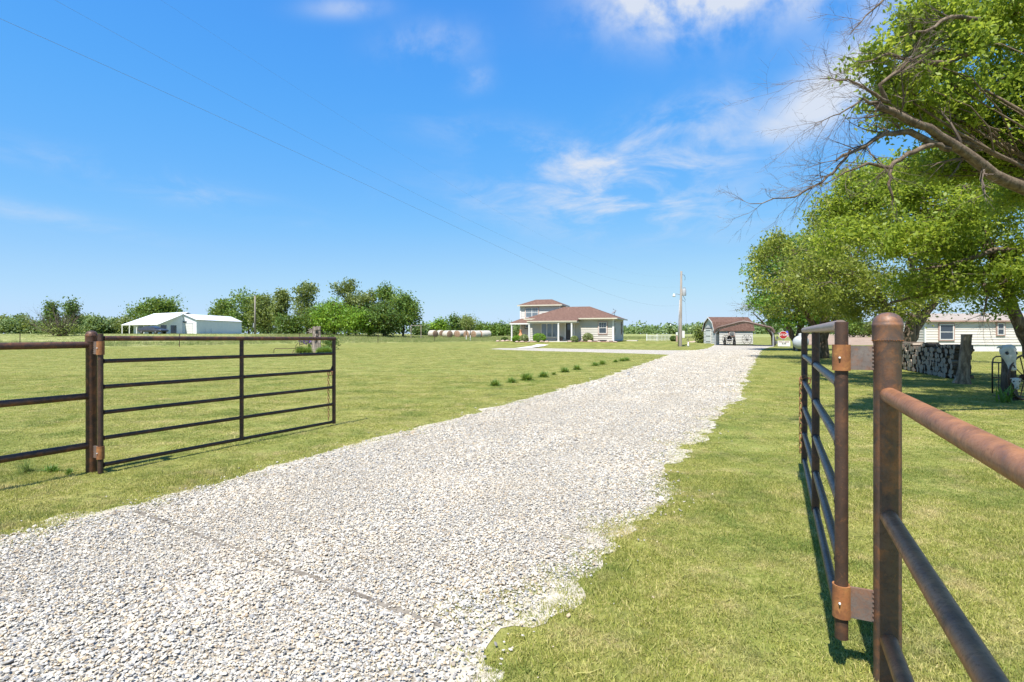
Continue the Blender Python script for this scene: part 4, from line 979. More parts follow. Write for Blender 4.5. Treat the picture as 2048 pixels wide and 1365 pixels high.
# ------------------------------------------------------------------ utility pole and wires
up = Vector((17.45, 57.0)); zu_ = g(*up)
uz = lambda py: CAM_H - (py - HOR) * 57.0 / F_PX - zu_
ut = thing('utility_pole', 'weathered wooden utility pole with transformer and lamp by drive', 'pole', (*up, zu_))
m = MB(); m.tube([(0, 0, -.5), (0, 0, 0), (.1, 0, uz(543))], [.16, .155, .10], 14); m.build('shaft', M['pole'], ut, True)
m = MB(); m.tube([(-.22, 0, -.1), (-.2, 0, 2), (-.08, 0, uz(600))], [.05, .05, .045], 8); m.build('conduit', M['galv'], ut, True)
m = MB(); m.lathe([(.18, 0), (.2, .05), (.2, .65), (.17, .72), (.05, .74)], 18, (.38, -.05, uz(592))); tr_ = m.build('transformer', M['tank'], ut, auto=40)
for x in (.32, .46): m = MB(); m.lathe([(.03, 0), (.045, .04), (.03, .08), (.045, .12), (.02, .18)], 10, (x, -.05, uz(592) + .73)); m.build('bushing', M['galv'], tr_, True)
m = MB(); m.tube([(-.05, 0, uz(590)), (-.45, 0, uz(588)), (-.62, 0, uz(591))], .025, 6); la = m.build('lamp_arm', M['galv'], ut)
m = MB(); m.lathe([(.06, .16), (.07, .1), (.14, .03), (.16, -.12), (.1, -.16)], 14, (-.66, 0, uz(591))); m.build('lamp_head', M['white'], la, True)
m = MB(); m.tube([(.1, 0, uz(549)), (.42, 0, uz(551)), (.5, 0, uz(556)), (.46, 0, uz(561))], .018, 6); m.build('cutout_bracket', M['black'], ut)
m = MB(); m.tube([(.3, .05, uz(592)), (.52, .02, uz(600)), (.45, 0, uz(604)), (.2, 0, uz(600))], .018, 6); m.build('drip_loop', M['black'], ut)
m = MB(); m.box(.16, .42, -.1, .12, uz(676), uz(662)); m.build('meter_box', M['white'], ut)
m = MB(); m.tube([(.52, 0, uz(604)), (.62, 0, uz(640)), (.75, 0, uz(690))], .008, 5); m.build('guy_wire', M['wire'], ut)
def wire(zs__, r_, label):
    ts = np.linspace(0, 1.32, 60); kz = np.array(zs__); cf = np.polyfit(kz[:, 0], kz[:, 1], 3)
    pts = [(17.45 - 27.9 * t_, 57 - 45 * t_, float(np.polyval(cf, t_))) for t_ in ts]
    m = MB(); m.tube(pts, r_, 5); tag(m.build('power_line', M['wire']), label, 'wire', 'wires running to the utility pole')
wire([(0, 4.5), (.43, 4.68), (.62, 5.67), (.83, 7.08), (1, 8.05)], .0038, 'lowest and thickest wire sloping down to the utility pole')
wire([(0, 6.4), (.383, 5.6), (.7, 6.9), (.903, 8.1), (.99, 9.03)], .0025, 'thin middle wire sloping down to the utility pole')
wire([(0, 7.6), (.344, 6.5), (.7, 7.9), (.948, 10.2), (1.1, 11.6)], .0015, 'faint topmost wire running to the pole top')
p = at(1376.5, 692.5, 56); zg = g(p.x, p.y); hy = thing('yard_hydrant', 'small white yard hydrant right of the utility pole', 'hydrant', (p.x, p.y, zg))
m = MB(); m.lathe([(.1, 0), (.1, .25), (.06, .3), (.04, .5)], 12); m.build('casing', M['white'], hy, True)
m = MB(); m.tube([(0, 0, .45), (0, 0, .8)], .02, 8); m.tube([(0, 0, .78), (-.14, 0, .74), (-.15, 0, .66)], .02, 6); m.build('spout', M['black'], hy)
m = MB(); m.tube([(0, 0, .8), (.03, 0, .95), (.16, 0, 1.0)], .012, 6); m.build('lever', M['black'], hy)
p = gp(1353.5, 684); bx = thing('meter_pedestal', 'short orange brown electrical pedestal left of the pole', 'pedestal', p)
m = MB(); m.box(-.1, .1, -.1, .1, 0, .95); m.build('post', M['trim_rose'], bx)
m = MB(); m.box(-.11, .11, -.13, .13, .95, 1.4); m.build('box', M['white'], bx)
# white wire garden fence right of the house
P0, P1, P2_ = gp(1293.5, 682.5), gp(1314, 682.5), gp(1342, 681)
gf = thing('garden_fence', 'low white picket garden fence right of the house', 'fence', P0)
def fence_run(a, b, n):
    d = b - a
    for i in range(n):
        q = a + d * (i / (n - 1)) - P0; m = MB(); m.box(q.x - .025, q.x + .025, q.y - .012, q.y + .012, q.z, q.z + .98); m.build('picket', M['white'], gf)
    for z in (.25, .85): m = MB(); m.tube([a - P0 + Vector((0, .03, z)), b - P0 + Vector((0, .03, z))], .02, 6); m.build('rail', M['white'], gf)
fence_run(P0, P1, 9); fence_run(P1, P2_, 11)
for q in (P0, P1): m = MB(); q_ = q - P0; m.box(q_.x - .06, q_.x + .06, q_.y - .05, q_.y + .05, q_.z, q_.z + 1.12); m.build('post', M['white'], gf)

# ------------------------------------------------------------------ mobile home at right
Dm = 46.5; zm = CAM_H - (705.5 - HOR) * Dm / F_PX; xm = (1850 - 1024) * Dm / F_PX
mhm = thing('mobile_home', 'long cream mobile home with tan roof at the right edge', 'house', (xm, Dm, zm), R(-1.0))
ML, MW = 17.0, 4.6; zk, ze = .66, 2.66
m = MB(); lap_wall(m, (0, 0), (ML, 0), zk, ze, .235, .032); lap_wall(m, (ML, 0), (ML, MW), zk, ze, .235, .032); lap_wall(m, (ML, MW), (0, MW), zk, ze, .235, .032); lap_wall(m, (0, MW), (0, 0), zk, ze, .235, .032)
m.add([(0, 0, ze), (0, MW, ze), (0, MW / 2, ze + .5)], [(0, 1, 2)]); m.add([(ML, 0, ze), (ML, MW, ze), (ML, MW / 2, ze + .5)], [(0, 1, 2)]); m.build('wall', M['siding_home'], mhm)
m = MB(); m.box(.04, ML - .04, .04, MW - .04, -.5, zk + .01); m.build('skirting', M['white'], mhm)
m = MB(); slab(m, ((-.2, -.25, ze + .04), (ML + .2, -.25, ze + .04), (ML + .2, MW / 2, ze + .72), (-.2, MW / 2, ze + .72)), .06); slab(m, ((-.2, MW + .25, ze + .04), (ML + .2, MW + .25, ze + .04), (ML + .2, MW / 2, ze + .72), (-.2, MW / 2, ze + .72)), .06)
mr = m.build('roof', M['roof_tan'], mhm)
m = MB(); m.box(-.2, ML + .2, -.30, -.252, ze - .06, ze + .05); m.build('fascia', M['trim_rose'], mr)
m = MB(); m.lathe([(.12, 0), (.12, .15), (.2, .16), (.05, .25)], 12, (5.9, 1.3, ze + .46)); m.build('roof_vent', M['galv'], mr)
for x in (0, ML): m = MB(); m.box(x - .06, x + .06, -.06, .06, zk, ze); m.build('corner_board', M['white'], mhm)
mf = frame_M((0, -.06, 0), (1, 0)); sc_m = Dm / F_PX
wz = lambda py: CAM_H - (py - HOR) * Dm / F_PX - zm
for a, b, t_, bt in ((1877.5, 1905, 649, 680), (1991, 2004.5, 647, 670), (2044, 2062, 646, 668), (2110, 2140, 648, 680)):
    window(mhm, mf, (a - 1850) * sc_m, (b - 1850) * sc_m, wz(bt), wz(t_), M['white'], M['glass'], 1, True, None, M['trim_rose'], .06)

# ------------------------------------------------------------------ woodpile
W0, W1 = Vector((14.72, 17.9, 0)), Vector((17.3, 25.2, 0)); wd = (W1 - W0).normalized(); wp = Vector((wd.y, -wd.x, 0))
lr = random.Random(21)
def log_mesh(kind, seed):
    rr = random.Random(seed); m = MB(); L = .5
    if kind == 0: prof_ = [(math.cos(2 * math.pi * k / 11) * (1 + rr.uniform(-.09, .09)), math.sin(2 * math.pi * k / 11) * (1 + rr.uniform(-.09, .09))) for k in range(11)]
    elif kind == 1: prof_ = [(1.15 * math.cos(a), 1.1 * math.sin(a) - .45 + rr.uniform(-.05, .05)) for a in np.linspace(0, math.pi, 7)]
    else: prof_ = [(-.55, -.6), (.9, -.55)] + [(-.55 + 1.5 * math.cos(a), -.6 + 1.5 * math.sin(a) + rr.uniform(-.05, .05)) for a in np.linspace(.25, 1.45, 5)]
    n = len(prof_); dx, dz = rr.uniform(-.15, .15), rr.uniform(-.15, .15); vs = []
    for y, s_ in ((-L / 2, 1.0), (0, 1.04), (L / 2, .95)): vs += [((x + dx * y) , y, z + dz * y) for x, z in [(q[0] * s_, q[1] * s_) for q in prof_]]
    # x and z are in log radii; scaled per log
    for i in range(2): m.add([], []); 
    m.v = [tuple(v) for v in vs]
    for i in range(2):
        for k in range(n): m.f.append((i * n + k, i * n + (k + 1) % n, (i + 1) * n + (k + 1) % n, (i + 1) * n + k)); m.m.append(1 if (kind == 1 and k == n - 1) or (kind == 2 and (k in (0, n - 1))) else 0)
    m.f += [tuple(range(n)), tuple(2 * n + k for k in range(n))]; m.m += [1, 1]
    return m.mesh('log', [M['log_bark'], M['bark_end']], False)
lms = [log_mesh(0, 1), log_mesh(0, 2), log_mesh(0, 3), log_mesh(1, 4), log_mesh(2, 5), log_mesh(1, 6), log_mesh(2, 8)]
plen = (W1 - W0).length; rowz = []; count = 0
for row in range(7):
    s_ = .08 + (row % 2) * .07
    while s_ < plen - .06 and count < 298:
        r_ = lr.uniform(.075, .125) if row < 6 else lr.uniform(.06, .10)
        base = W0 + wd * (s_ + r_); z = g(base.x, base.y) + .095 + row * .163 + lr.uniform(-.018, .018)
        top_lim = .98 + .12 * mnoise.noise(Vector((s_ * .8, 0, 0)))
        if row * .163 < top_lim:
            o = link('log', lms[lr.randrange(3) if lr.random() < .5 else lr.randrange(7)])
            o.location = (*(base + wp * lr.uniform(-.06, .06))[:2], z); o.scale = (r_, 1, r_ * lr.uniform(.85, 1.05)); o.rotation_mode = 'XYZ'
            o.rotation_euler = (lr.uniform(-.05, .05), lr.uniform(0, 6.28) if row < 6 else lr.uniform(-.4, .4), math.atan2(wd.y, wd.x) + lr.uniform(-.09, .09))
            tag(o, 'grey weathered firewood log in the long stacked woodpile', 'log', 'logs of the woodpile'); count += 1
        s_ += 2 * r_ * .93
# tall cut trunk at its near end
def stump(loc, prof_, name, label, mat, top_mat, seed, lean=(0, 0), rough=.14):
    rr = random.Random(seed); n = 18; m = MB(); vs = []
    for i, (r_, z) in enumerate(prof_):
        for k in range(n):
            a = 2 * math.pi * k / n; q = r_ * (1 + rough * mnoise.noise(Vector((math.cos(a) * 1.8, math.sin(a) * 1.8, z * 1.6 + seed))) + rough * .8 * mnoise.noise(Vector((math.cos(a) * 5, math.sin(a) * 5, z * 3 + seed))))
            vs.append((q * math.cos(a) + lean[0] * z, q * math.sin(a) + lean[1] * z, z))
    fs = [(i * n + k, i * n + (k + 1) % n, (i + 1) * n + (k + 1) % n, (i + 1) * n + k) for i in range(len(prof_) - 1) for k in range(n)]
    m.add(vs, fs, 0); m.add([vs[(len(prof_) - 1) * n + k] for k in range(n)], [tuple(range(n))], 1)
    return m
p = gp(1924, 768); st = thing('cut_trunk', 'tall upright cut tree trunk at the near end of woodpile', 'stump', p)
stump(p, [(.27, -.1), (.22, .04), (.17, .2), (.145, .5), (.135, .85), (.128, 1.2), (.13, 1.36), (.14, 1.49)], 'trunk', '', None, None, 3, (.10, 0)).build('trunk', [M['trunk_cut'], M['bark_end']], st, auto=40)
m = MB(); m.tube([(.1, .0, .95), (.26, -.05, 1.0), (.3, -.06, 1.03)], [.06, .05, .045], 8); m.build('branch_stub', M['trunk_cut'], st)

# ------------------------------------------------------------------ skull display at right edge
D8 = 12.6; P8 = lambda px, py, D=D8: at(px, py, D)
b = gp(2017, 800); s8 = thing('skull_stump', 'dark upright stump carrying the large cow skull', 'stump', b)
stump(b, [(.2, -.1), (.17, .05), (.14, .3), (.13, .8), (.125, 1.14), (.12, 1.22)], 'trunk', '', None, None, 9).build('trunk', [M['log_bark'], M['bark_end']], s8, auto=40)
def skull(loc, sz, rz, tilt, label):
    t_ = thing('cow_skull', label, 'skull', loc, rz)
    m = MB(); n = 22; prof_ = [(.02, .03, .0), (.10, .08, .01), (.15, .12, .05), (.185, .13, .13), (.195, .12, .2), (.17, .115, .27), (.12, .10, .34), (.095, .085, .42), (.085, .07, .50), (.088, .06, .56), (.075, .045, .60), (.04, .03, .615)]
    vs = []
    for wx, wy, L in prof_:
        for k in range(n):
            a = 2 * math.pi * k / n; x, y = wx * math.cos(a), -wy * math.sin(a)
            f = 1.0
            for sx_ in (-1, 1):       # eye sockets and nose hollow pushed in
                d = math.hypot((x - sx_ * .135) / .05, (L - .21) / .055)
                if math.sin(a) > .05 and d < 1.4: f -= .55 * max(0, 1 - d / 1.4)
                d = math.hypot((x - sx_ * .028) / .03, (L - .50) / .07)
                if math.sin(a) > .4 and d < 1.3: f -= .6 * max(0, 1 - d / 1.3)
            vs.append(Vector((x * (.55 + .45 * f), y * f, -L)))
    fs = [(i * n + k, i * n + (k + 1) % n, (i + 1) * n + (k + 1) % n, (i + 1) * n + k) for i in range(len(prof_) - 1) for k in range(n)]
    fs += [tuple(range(n)), tuple((len(prof_) - 1) * n + k for k in range(n))]
    m.add(vs, fs); o = m.build('cranium', M['bone'], t_, True); o.rotation_euler = (tilt, 0, 0); o.scale = (sz,) * 3
    for sx_ in (-1, 1):
        m = MB(); m.tube([(sx_ * .13, 0, -.06), (sx_ * .2, .02, -.05), (sx_ * .25, .03, -.07)], [.035, .025, .008], 8); h = m.build('horn_core', M['bone'], t_, True); h.rotation_euler = (tilt, 0, 0); h.scale = (sz,) * 3
        m = MB(); m.lathe([(.02, -.02), (.042, 0), (.04, .02), (.01, .03)], 10, (sx_ * .115, -.055, -.21), M=Matrix.Rotation(R(90), 3, 'X')); e = m.build('eye_socket_shade', M['black'], t_, True); e.rotation_euler = (tilt, 0, 0); e.scale = (sz,) * 3  # black plugs paint in the shade of the eye sockets
    m = MB(); m.tube([(0, -.045, -.47), (0, -.05, -.55)], [.012, .02], 8); e = m.build('nose_hollow_shade', M['black'], t_, True); e.rotation_euler = (tilt, 0, 0); e.scale = (sz,) * 3  # black sliver painted in as the dark inside the nose
q = P8(2013, 690, D8 - .16); skull(q, .98, R(8), R(-14), 'large bleached cow skull hung on the dark stump')
q = P8(2032, 756, D8 - .45); skull(q, .42, R(-25), R(-10), 'small white skull hung low beneath the large skull')
# hand truck frame and old iron wheel behind the stump
q = gp(2024, 795); ht = thing('hand_truck', 'black tubular hand truck standing behind the skull stump', 'hand truck', (q.x, q.y + .25, q.z))
X_ = lambda px: (px - 2024) * (D8 + .3) / F_PX; Z_ = lambda py: CAM_H - (py - HOR) * (D8 + .3) / F_PX - q.z
m = MB(); arc = [(X_(2003), 0, Z_(790)), (X_(2003), 0, Z_(728)), (X_(2005), 0, Z_(719)), (X_(2011), 0, Z_(714.5)), (X_(2036), 0, Z_(714.5)), (X_(2043), 0, Z_(718)), (X_(2046), 0, Z_(727)), (X_(2046), 0, Z_(790))]
m.tube(arc, .016, 8); m.build('frame', M['black'], ht, True)
for x in (2016, 2030, 2039): m = MB(); m.tube([(X_(x), 0, Z_(727)), (X_(x), 0, Z_(785))], .012, 6); m.build('bar', M['black'], ht)
for y in (727, 758): m = MB(); m.box(X_(2003), X_(2046), -.012, .012, Z_(y) - .015, Z_(y) + .015); m.build('cross_bar', M['black'], ht)
m = MB(); m.box(X_(2003), X_(2046), -.3, .0, 0.01, .03); m.build('toe_plate', M['black'], ht)
q = gp(2040, 800); iw = thing('iron_wheel', 'rusty iron implement wheel leaning by the skull stump', 'wheel', (q.x, q.y - .12, q.z), R(15))
m = MB(); m.torus((0, 0, .52), .50, .022, None, 36, 6); m.build('rim', M['gate_brown'], iw, True)
for k in range(10): a = k * math.pi / 5; m = MB(); m.tube([(.06 * math.cos(a), 0, .52 + .06 * math.sin(a)), (.49 * math.cos(a), 0, .52 + .49 * math.sin(a))], .011, 6); m.build('spoke', M['gate_brown'], iw)
m = MB(); m.lathe([(.05, -.09), (.07, -.05), (.07, .05), (.05, .09)], 12, (0, 0, .52), M=Matrix.Rotation(R(90), 3, 'X')); m.build('hub', M['gate_brown'], iw, True)
def blade_plant(loc, n, L, w, spread, mat, seed, segs=5):
    rr = random.Random(seed); V = []; Fs = []
    for i in range(n):
        a = rr.uniform(0, 6.283); tilt = abs(rr.gauss(0, spread)) if spread < .9 else rr.uniform(.1, 1.25); l = L * rr.uniform(.65, 1.05); o = len(V); dx, dy = math.cos(a), math.sin(a); bx, by = rr.gauss(0, .11) * L, rr.gauss(0, .11) * L
        th_ = tilt; x = z = 0
        for k in range(segs + 1):
            u = k / segs; ww = w * (1 - u ** 2.2) * (.6 + .8 * min(1, u * 3) * .5) * rr.uniform(.9, 1.1)
            px_, py_ = bx + dx * x, by + dy * x
            V += [(px_ - dy * ww, py_ + dx * ww, z), (px_, py_, z - ww * .3), (px_ + dy * ww, py_ - dx * ww, z)]
            x += math.sin(th_) * l / segs; z += math.cos(th_) * l / segs; th_ += tilt * .45
        for k in range(segs):
            for j in (0, 1): Fs.append((o + 3 * k + j, o + 3 * k + j + 1, o + 3 * k + 4 + j, o + 3 * k + 3 + j))
    return np_mesh('leaves', V, Fs, mat)
q = gp(2010, 806); yp = thing('iris_clump', 'broad bladed green iris clump before the skull stump', 'plant', q)
link('leaves', blade_plant(q, 26, .52, .022, .42, M['lush'], 4), yp)
# ------------------------------------------------------------------ trees
def leaf_cloud(C, size, rng_, up=.35, aspect=.5, fold=.18):
    """folded diamond leaves at the points C"""
    n = len(C); d = rng_.normal(size=(n, 3)); d[:, 2] -= .25; d /= np.linalg.norm(d, axis=1, keepdims=True)
    nr = rng_.normal(size=(n, 3)); nr[:, 2] += up * 2; nr -= d * (nr * d).sum(1, keepdims=True); nr /= np.linalg.norm(nr, axis=1, keepdims=True) + 1e-9
    s = np.cross(d, nr); L = (size * rng_.uniform(.5, 1.5, n))[:, None]
    V = np.stack([C - d * L * .5, C + s * L * aspect * .5 + nr * L * fold * .4, C + d * L * .5, C - s * L * aspect * .5 + nr * L * fold * .4], 1).reshape(-1, 3)
    return V, np.arange(4 * n).reshape(n, 4)
def ell_points(rng_, c, r, n, power=.42, gap=1.6, seed=0, floor=-1.0):
    out = []
    while len(out) < n:
        v = rng_.normal(size=3); v /= np.linalg.norm(v); q = v * rng_.uniform() ** power
        if q[2] < floor: continue
        p = np.array(c) + q * np.array(r)
        if mnoise.noise(Vector(p * (1.0 / gap)) + Vector((seed, 0, 0))) < -.12 and rng_.uniform() < .8: continue
        out.append(p)
    return np.array(out)
def curve_pts(a, b, n, sag, rng_, jit=.06):
    a, b = np.array(a, float), np.array(b, float); L = np.linalg.norm(b - a); pts = []
    off = rng_.normal(size=3) * jit * L
    for i in range(n + 1):
        u = i / n; p = a + (b - a) * u; w = math.sin(math.pi * u); p = p + off * w; p[2] += sag * L * w; pts.append(p)
    return pts
def twig_fan(m, p, d, L, r_, depth, rr, spread=.55):
    """bare forking twigs"""
    d = Vector(d).normalized(); pts = [Vector(p)]; rad = [r_]; n = 5; cur = Vector(p); dd = d.copy()
    for i in range(n):
        dd = (dd + Vector((rr.gauss(0, .14), rr.gauss(0, .14), rr.gauss(0, .12)))).normalized(); cur = cur + dd * L / n; pts.append(cur.copy()); rad.append(r_ * (1 - .75 * (i + 1) / n))
    m.tube(pts, rad, 4 if r_ > .006 else 3, False)
    if depth > 0:
        for i in range(1, n + 1):
            for _ in range(2 if depth > 1 else 1):
                if rr.random() < .66:
                    nd = (dd + Vector((rr.gauss(0, spread), rr.gauss(0, spread), rr.gauss(0, spread)))).normalized()
                    twig_fan(m, pts[i], nd, L * rr.uniform(.35, .6), max(rad[i] * .6, .0016), depth - 1, rr, spread)
def tree(name, label, base, stems, lobes, leaf, per, mat, seed, bark=None, group=None, cat='tree', twig=.012, crad=.45, cjit=(.9, .9, .7), bare=0, extra=None, sides=9, up=.35, gap=1.6, power=.42):
    """stems: polylines [(xyz, radius)...] in world space; lobes: (centre, radii, clusters)"""
    rg = np.random.default_rng(seed); rr = random.Random(seed); bark = bark or M['bark']; base = Vector(base)
    t_ = thing(name, label, cat, base, 0, group)
    mt = MB(); nodes = []
    for st_ in stems:
        pts, rad = [], []
        for (a, ra), (b, rb) in zip(st_[:-1], st_[1:]):
            for k in range(3):
                u = k / 3; p = Vector(a).lerp(Vector(b), u); w = .35 * min(ra, .2); p += Vector((rr.gauss(0, w), rr.gauss(0, w), 0)) * (0 if (not pts) else .5); pts.append(p); rad.append(ra + (rb - ra) * u)
        pts.append(Vector(st_[-1][0])); rad.append(st_[-1][1])
        mt.tube([p - base for p in pts], rad, sides); nodes += list(zip(pts, rad))
    LV = []; mtw = MB()
    for li, (c, r, n) in enumerate(lobes):
        c = Vector(c)
        cand = [(q, ra) for q, ra in nodes if q.z < c.z + .3 * r[2]] or nodes
        q, ra = min(cand, key=lambda e: (e[0] - c).length + .6 * abs(e[0].z - c.z))
        lp = curve_pts(q, c + Vector((0, 0, -.15 * r[2])), 6, .07, rg); r0 = min(ra * .8, .03 + .022 * max(r)); limb = [(Vector(p), r0 * (1 - .8 * i / 6)) for i, p in enumerate(lp)]
        mt.tube([p - base for p, _ in limb], [x for _, x in limb], max(5, sides - 3))
        subs = []
        for k in range(max(3, n // 14)):
            e = ell_points(rg, c, [x * .8 for x in r], 1, .5, gap, seed)[0]; i = rg.integers(1, 6); sp_ = curve_pts(limb[i][0], e, 4, .05, rg, .1); rs = max(limb[i][1] * .5, twig)
            mt.tube([Vector(p) - base for p in sp_], [rs * (1 - .7 * j / 4) for j in range(5)], 5, False); subs += [Vector(p) for p in sp_[1:]]
        subs += [p for p, _ in limb[2:]]
        SA = np.array([tuple(p) for p in subs])
        P = ell_points(rg, c, r, n, power, gap, seed)
        for p in P:
            i = np.argmin(((SA - p) ** 2).sum(1)); cp_ = curve_pts(SA[i], p, 3, -.03, rg, .12)
            mtw.tube([Vector(x) - base for x in cp_], [twig, twig * .8, twig * .55, twig * .3], 3, False)
            if rr.random() < bare: twig_fan(mtw, Vector(cp_[3]) - base, Vector(p - SA[i]), crad * 1.5, twig * .5, 1, rr); continue
            k = int(per * rg.uniform(.6, 1.4)); u = rg.uniform(.35, 1.15, k)[:, None]
            L = np.array(cp_[1]) + (p - np.array(cp_[1])) * u + rg.normal(size=(k, 3)) * crad * np.array(cjit) * .55
            LV.append(L)
    if extra: extra(mt, mtw, LV, base, rr, rg)
    tr_ = mt.build('trunk', bark, t_, True); mtw.build('twigs', M['twig'], t_, False)['kind'] = 'stuff'
    if LV:
        V, Fq = leaf_cloud(np.concatenate(LV) - np.array(base), leaf, rg, up)
        link('crown', np_mesh('crown', V, Fq, mat), t_)
    return t_
def lob(px, py, D, rx, ry, rd, n): return (tuple(at(px, py, D)), (rx * D / F_PX, rd, ry * D / F_PX), n)
G_ROW = 'shade trees along the right of the drive'

# nearest elm: trunk outside the frame, limbs reach in from the right
bA = (12.6, 9.6, 0)
S_ = lambda px, py, D: tuple(at(px, py, D))
def dead_limbs(mt, mtw, LV, base, rr, rg):
    def lim(pts, twn, tl, td=2):
        P = [Vector(S_(*p[:3])) for p in pts]; rad = [p[3] for p in pts]; Q, Rr = [], []
        for i in range(len(P) - 1):
            for k in range(3): u = k / 3; Q.append(P[i].lerp(P[i + 1], u) + Vector((rr.gauss(0, .012), rr.gauss(0, .012), rr.gauss(0, .012)))); Rr.append(rad[i] + (rad[i + 1] - rad[i]) * u)
        Q.append(P[-1]); Rr.append(rad[-1]); mt.tube([q - base for q in Q], Rr, 8)
        for k in range(twn):
            i = rr.randrange(max(1, len(Q) // 3), len(Q)); d = (Q[i] - Q[i - 1]).normalized()
            d = (d + Vector((rr.gauss(-.1, .5), rr.gauss(0, .4), rr.gauss(.05, .5)))).normalized(); twig_fan(mtw, Q[i] - base, d, tl * rr.uniform(.5, 1.1), max(.004, Rr[i] * .35), td, rr, .42)
    lim([(2150, 420, 9.2, .115), (2048, 378, 9.0, .098), (1985, 350, 8.8, .088), (1925, 300, 8.5, .075), (1860, 258, 8.2, .06), (1800, 232, 8.0, .05), (1755, 212, 7.9, .042)], 10, .8)
    lim([(1868, 290, 8.3, .05), (1820, 262, 8.2, .045), (1770, 268, 8.1, .035), (1710, 300, 8.0, .026), (1672, 322, 7.95, .016)], 11, .9)
    lim([(1700, 305, 8.0, .022), (1668, 345, 7.9, .02), (1628, 375, 7.85, .015), (1570, 398, 7.8, .010), (1500, 408, 7.8, .005)], 16, .55)
    lim([(1900, 300, 8.4, .045), (1868, 288, 8.3, .04), (1810, 310, 8.1, .034), (1782, 336, 8.0, .03), (1740, 325, 7.9, .02), (1690, 345, 7.8, .012), (1640, 370, 7.8, .006)], 14, .6)
    lim([(1782, 336, 8.0, .026), (1778, 365, 8.0, .022), (1786, 398, 8.0, .014)], 3, .3, 1)
    lim([(1772, 205, 7.9, .035), (1760, 172, 7.8, .026), (1800, 140, 7.8, .022), (1840, 112, 7.9, .014)], 8, .7)
    lim([(1775, 205, 7.9, .03), (1740, 180, 7.7, .020), (1700, 160, 7.6, .012), (1640, 158, 7.5, .006)], 11, .8)
    lim([(1760, 210, 7.9, .03), (1725, 200, 7.7, .016), (1680, 225, 7.6, .009), (1650, 240, 7.6, .005)], 9, .75)
    lim([(1940, 105, 8.6, .045), (1890, 125, 8.4, .038), (1838, 125, 8.2, .032), (1780, 108, 8.0, .02), (1720, 125, 7.9, .01)], 10, .7)
    lim([(1960, 40, 8.4, .04), (1900, 35, 8.2, .03), (1850, 60, 8.1, .02), (1800, 75, 8.0, .010)], 7, .6)
    lim([(1850, -60, 8.0, .03), (1775, -10, 7.9, .016), (1735, 30, 7.8, .010), (1700, 70, 7.7, .005)], 12, .6)
    lim([(2048, 330, 9.4, .05), (1970, 300, 9.3, .035), (1890, 270, 9.2, .02)], 5, .6)
tree('elm_tree', 'nearest elm with bare dead limbs over the right gate', bA,
     [[((12.6, 9.6, -.1), .36), ((12.5, 9.6, 1.6), .29), ((12.1, 9.5, 2.9), .25), ((11.0, 9.4, 3.5), .20), ((9.9, 9.25, 3.75), .16)], [((12.5, 9.6, 1.6), .24), ((12.7, 10.0, 3.4), .2), ((12.2, 10.4, 5.4), .15), ((11.0, 10.4, 7.0), .09)], [((12.7, 10.0, 3.4), .16), ((13.6, 11.0, 5.2), .1)]],
     [lob(1960, 40, 9.6, 130, 95, 1.3, 120), lob(2070, 170, 9.4, 130, 120, 1.4, 125), lob(1870, 120, 9.0, 75, 55, .9, 50), lob(1965, 265, 9.6, 110, 70, 1.1, 95), lob(1790, 175, 8.6, 65, 40, .7, 36), lob(1850, 45, 8.9, 70, 55, .8, 46),
      lob(1820, 225, 9.0, 60, 34, .7, 30), lob(2090, 10, 9.8, 120, 120, 1.6, 90), lob(2080, 300, 9.8, 90, 70, 1.2, 60), lob(2160, 160, 10.2, 120, 200, 1.8, 70), lob(1740, 120, 8.4, 40, 26, .5, 12), lob(1990, 335, 10.4, 90, 34, 1.1, 46), lob(1880, 330, 10.6, 80, 30, 1.0, 36), lob(1900, 200, 9.4, 90, 40, .9, 50), lob(2040, 390, 10.6, 60, 30, 1.0, 24), ((11.8, 10.4, 7.4), (2.2, 2.0, 1.3), 60), ((13.8, 11.0, 5.8), (1.8, 1.8, 1.3), 40)],
     .082, 66, M['leaf_a'], 101, M['bark_light'], G_ROW, twig=.007, crad=.25, extra=dead_limbs, up=.45, gap=.75, power=.5)
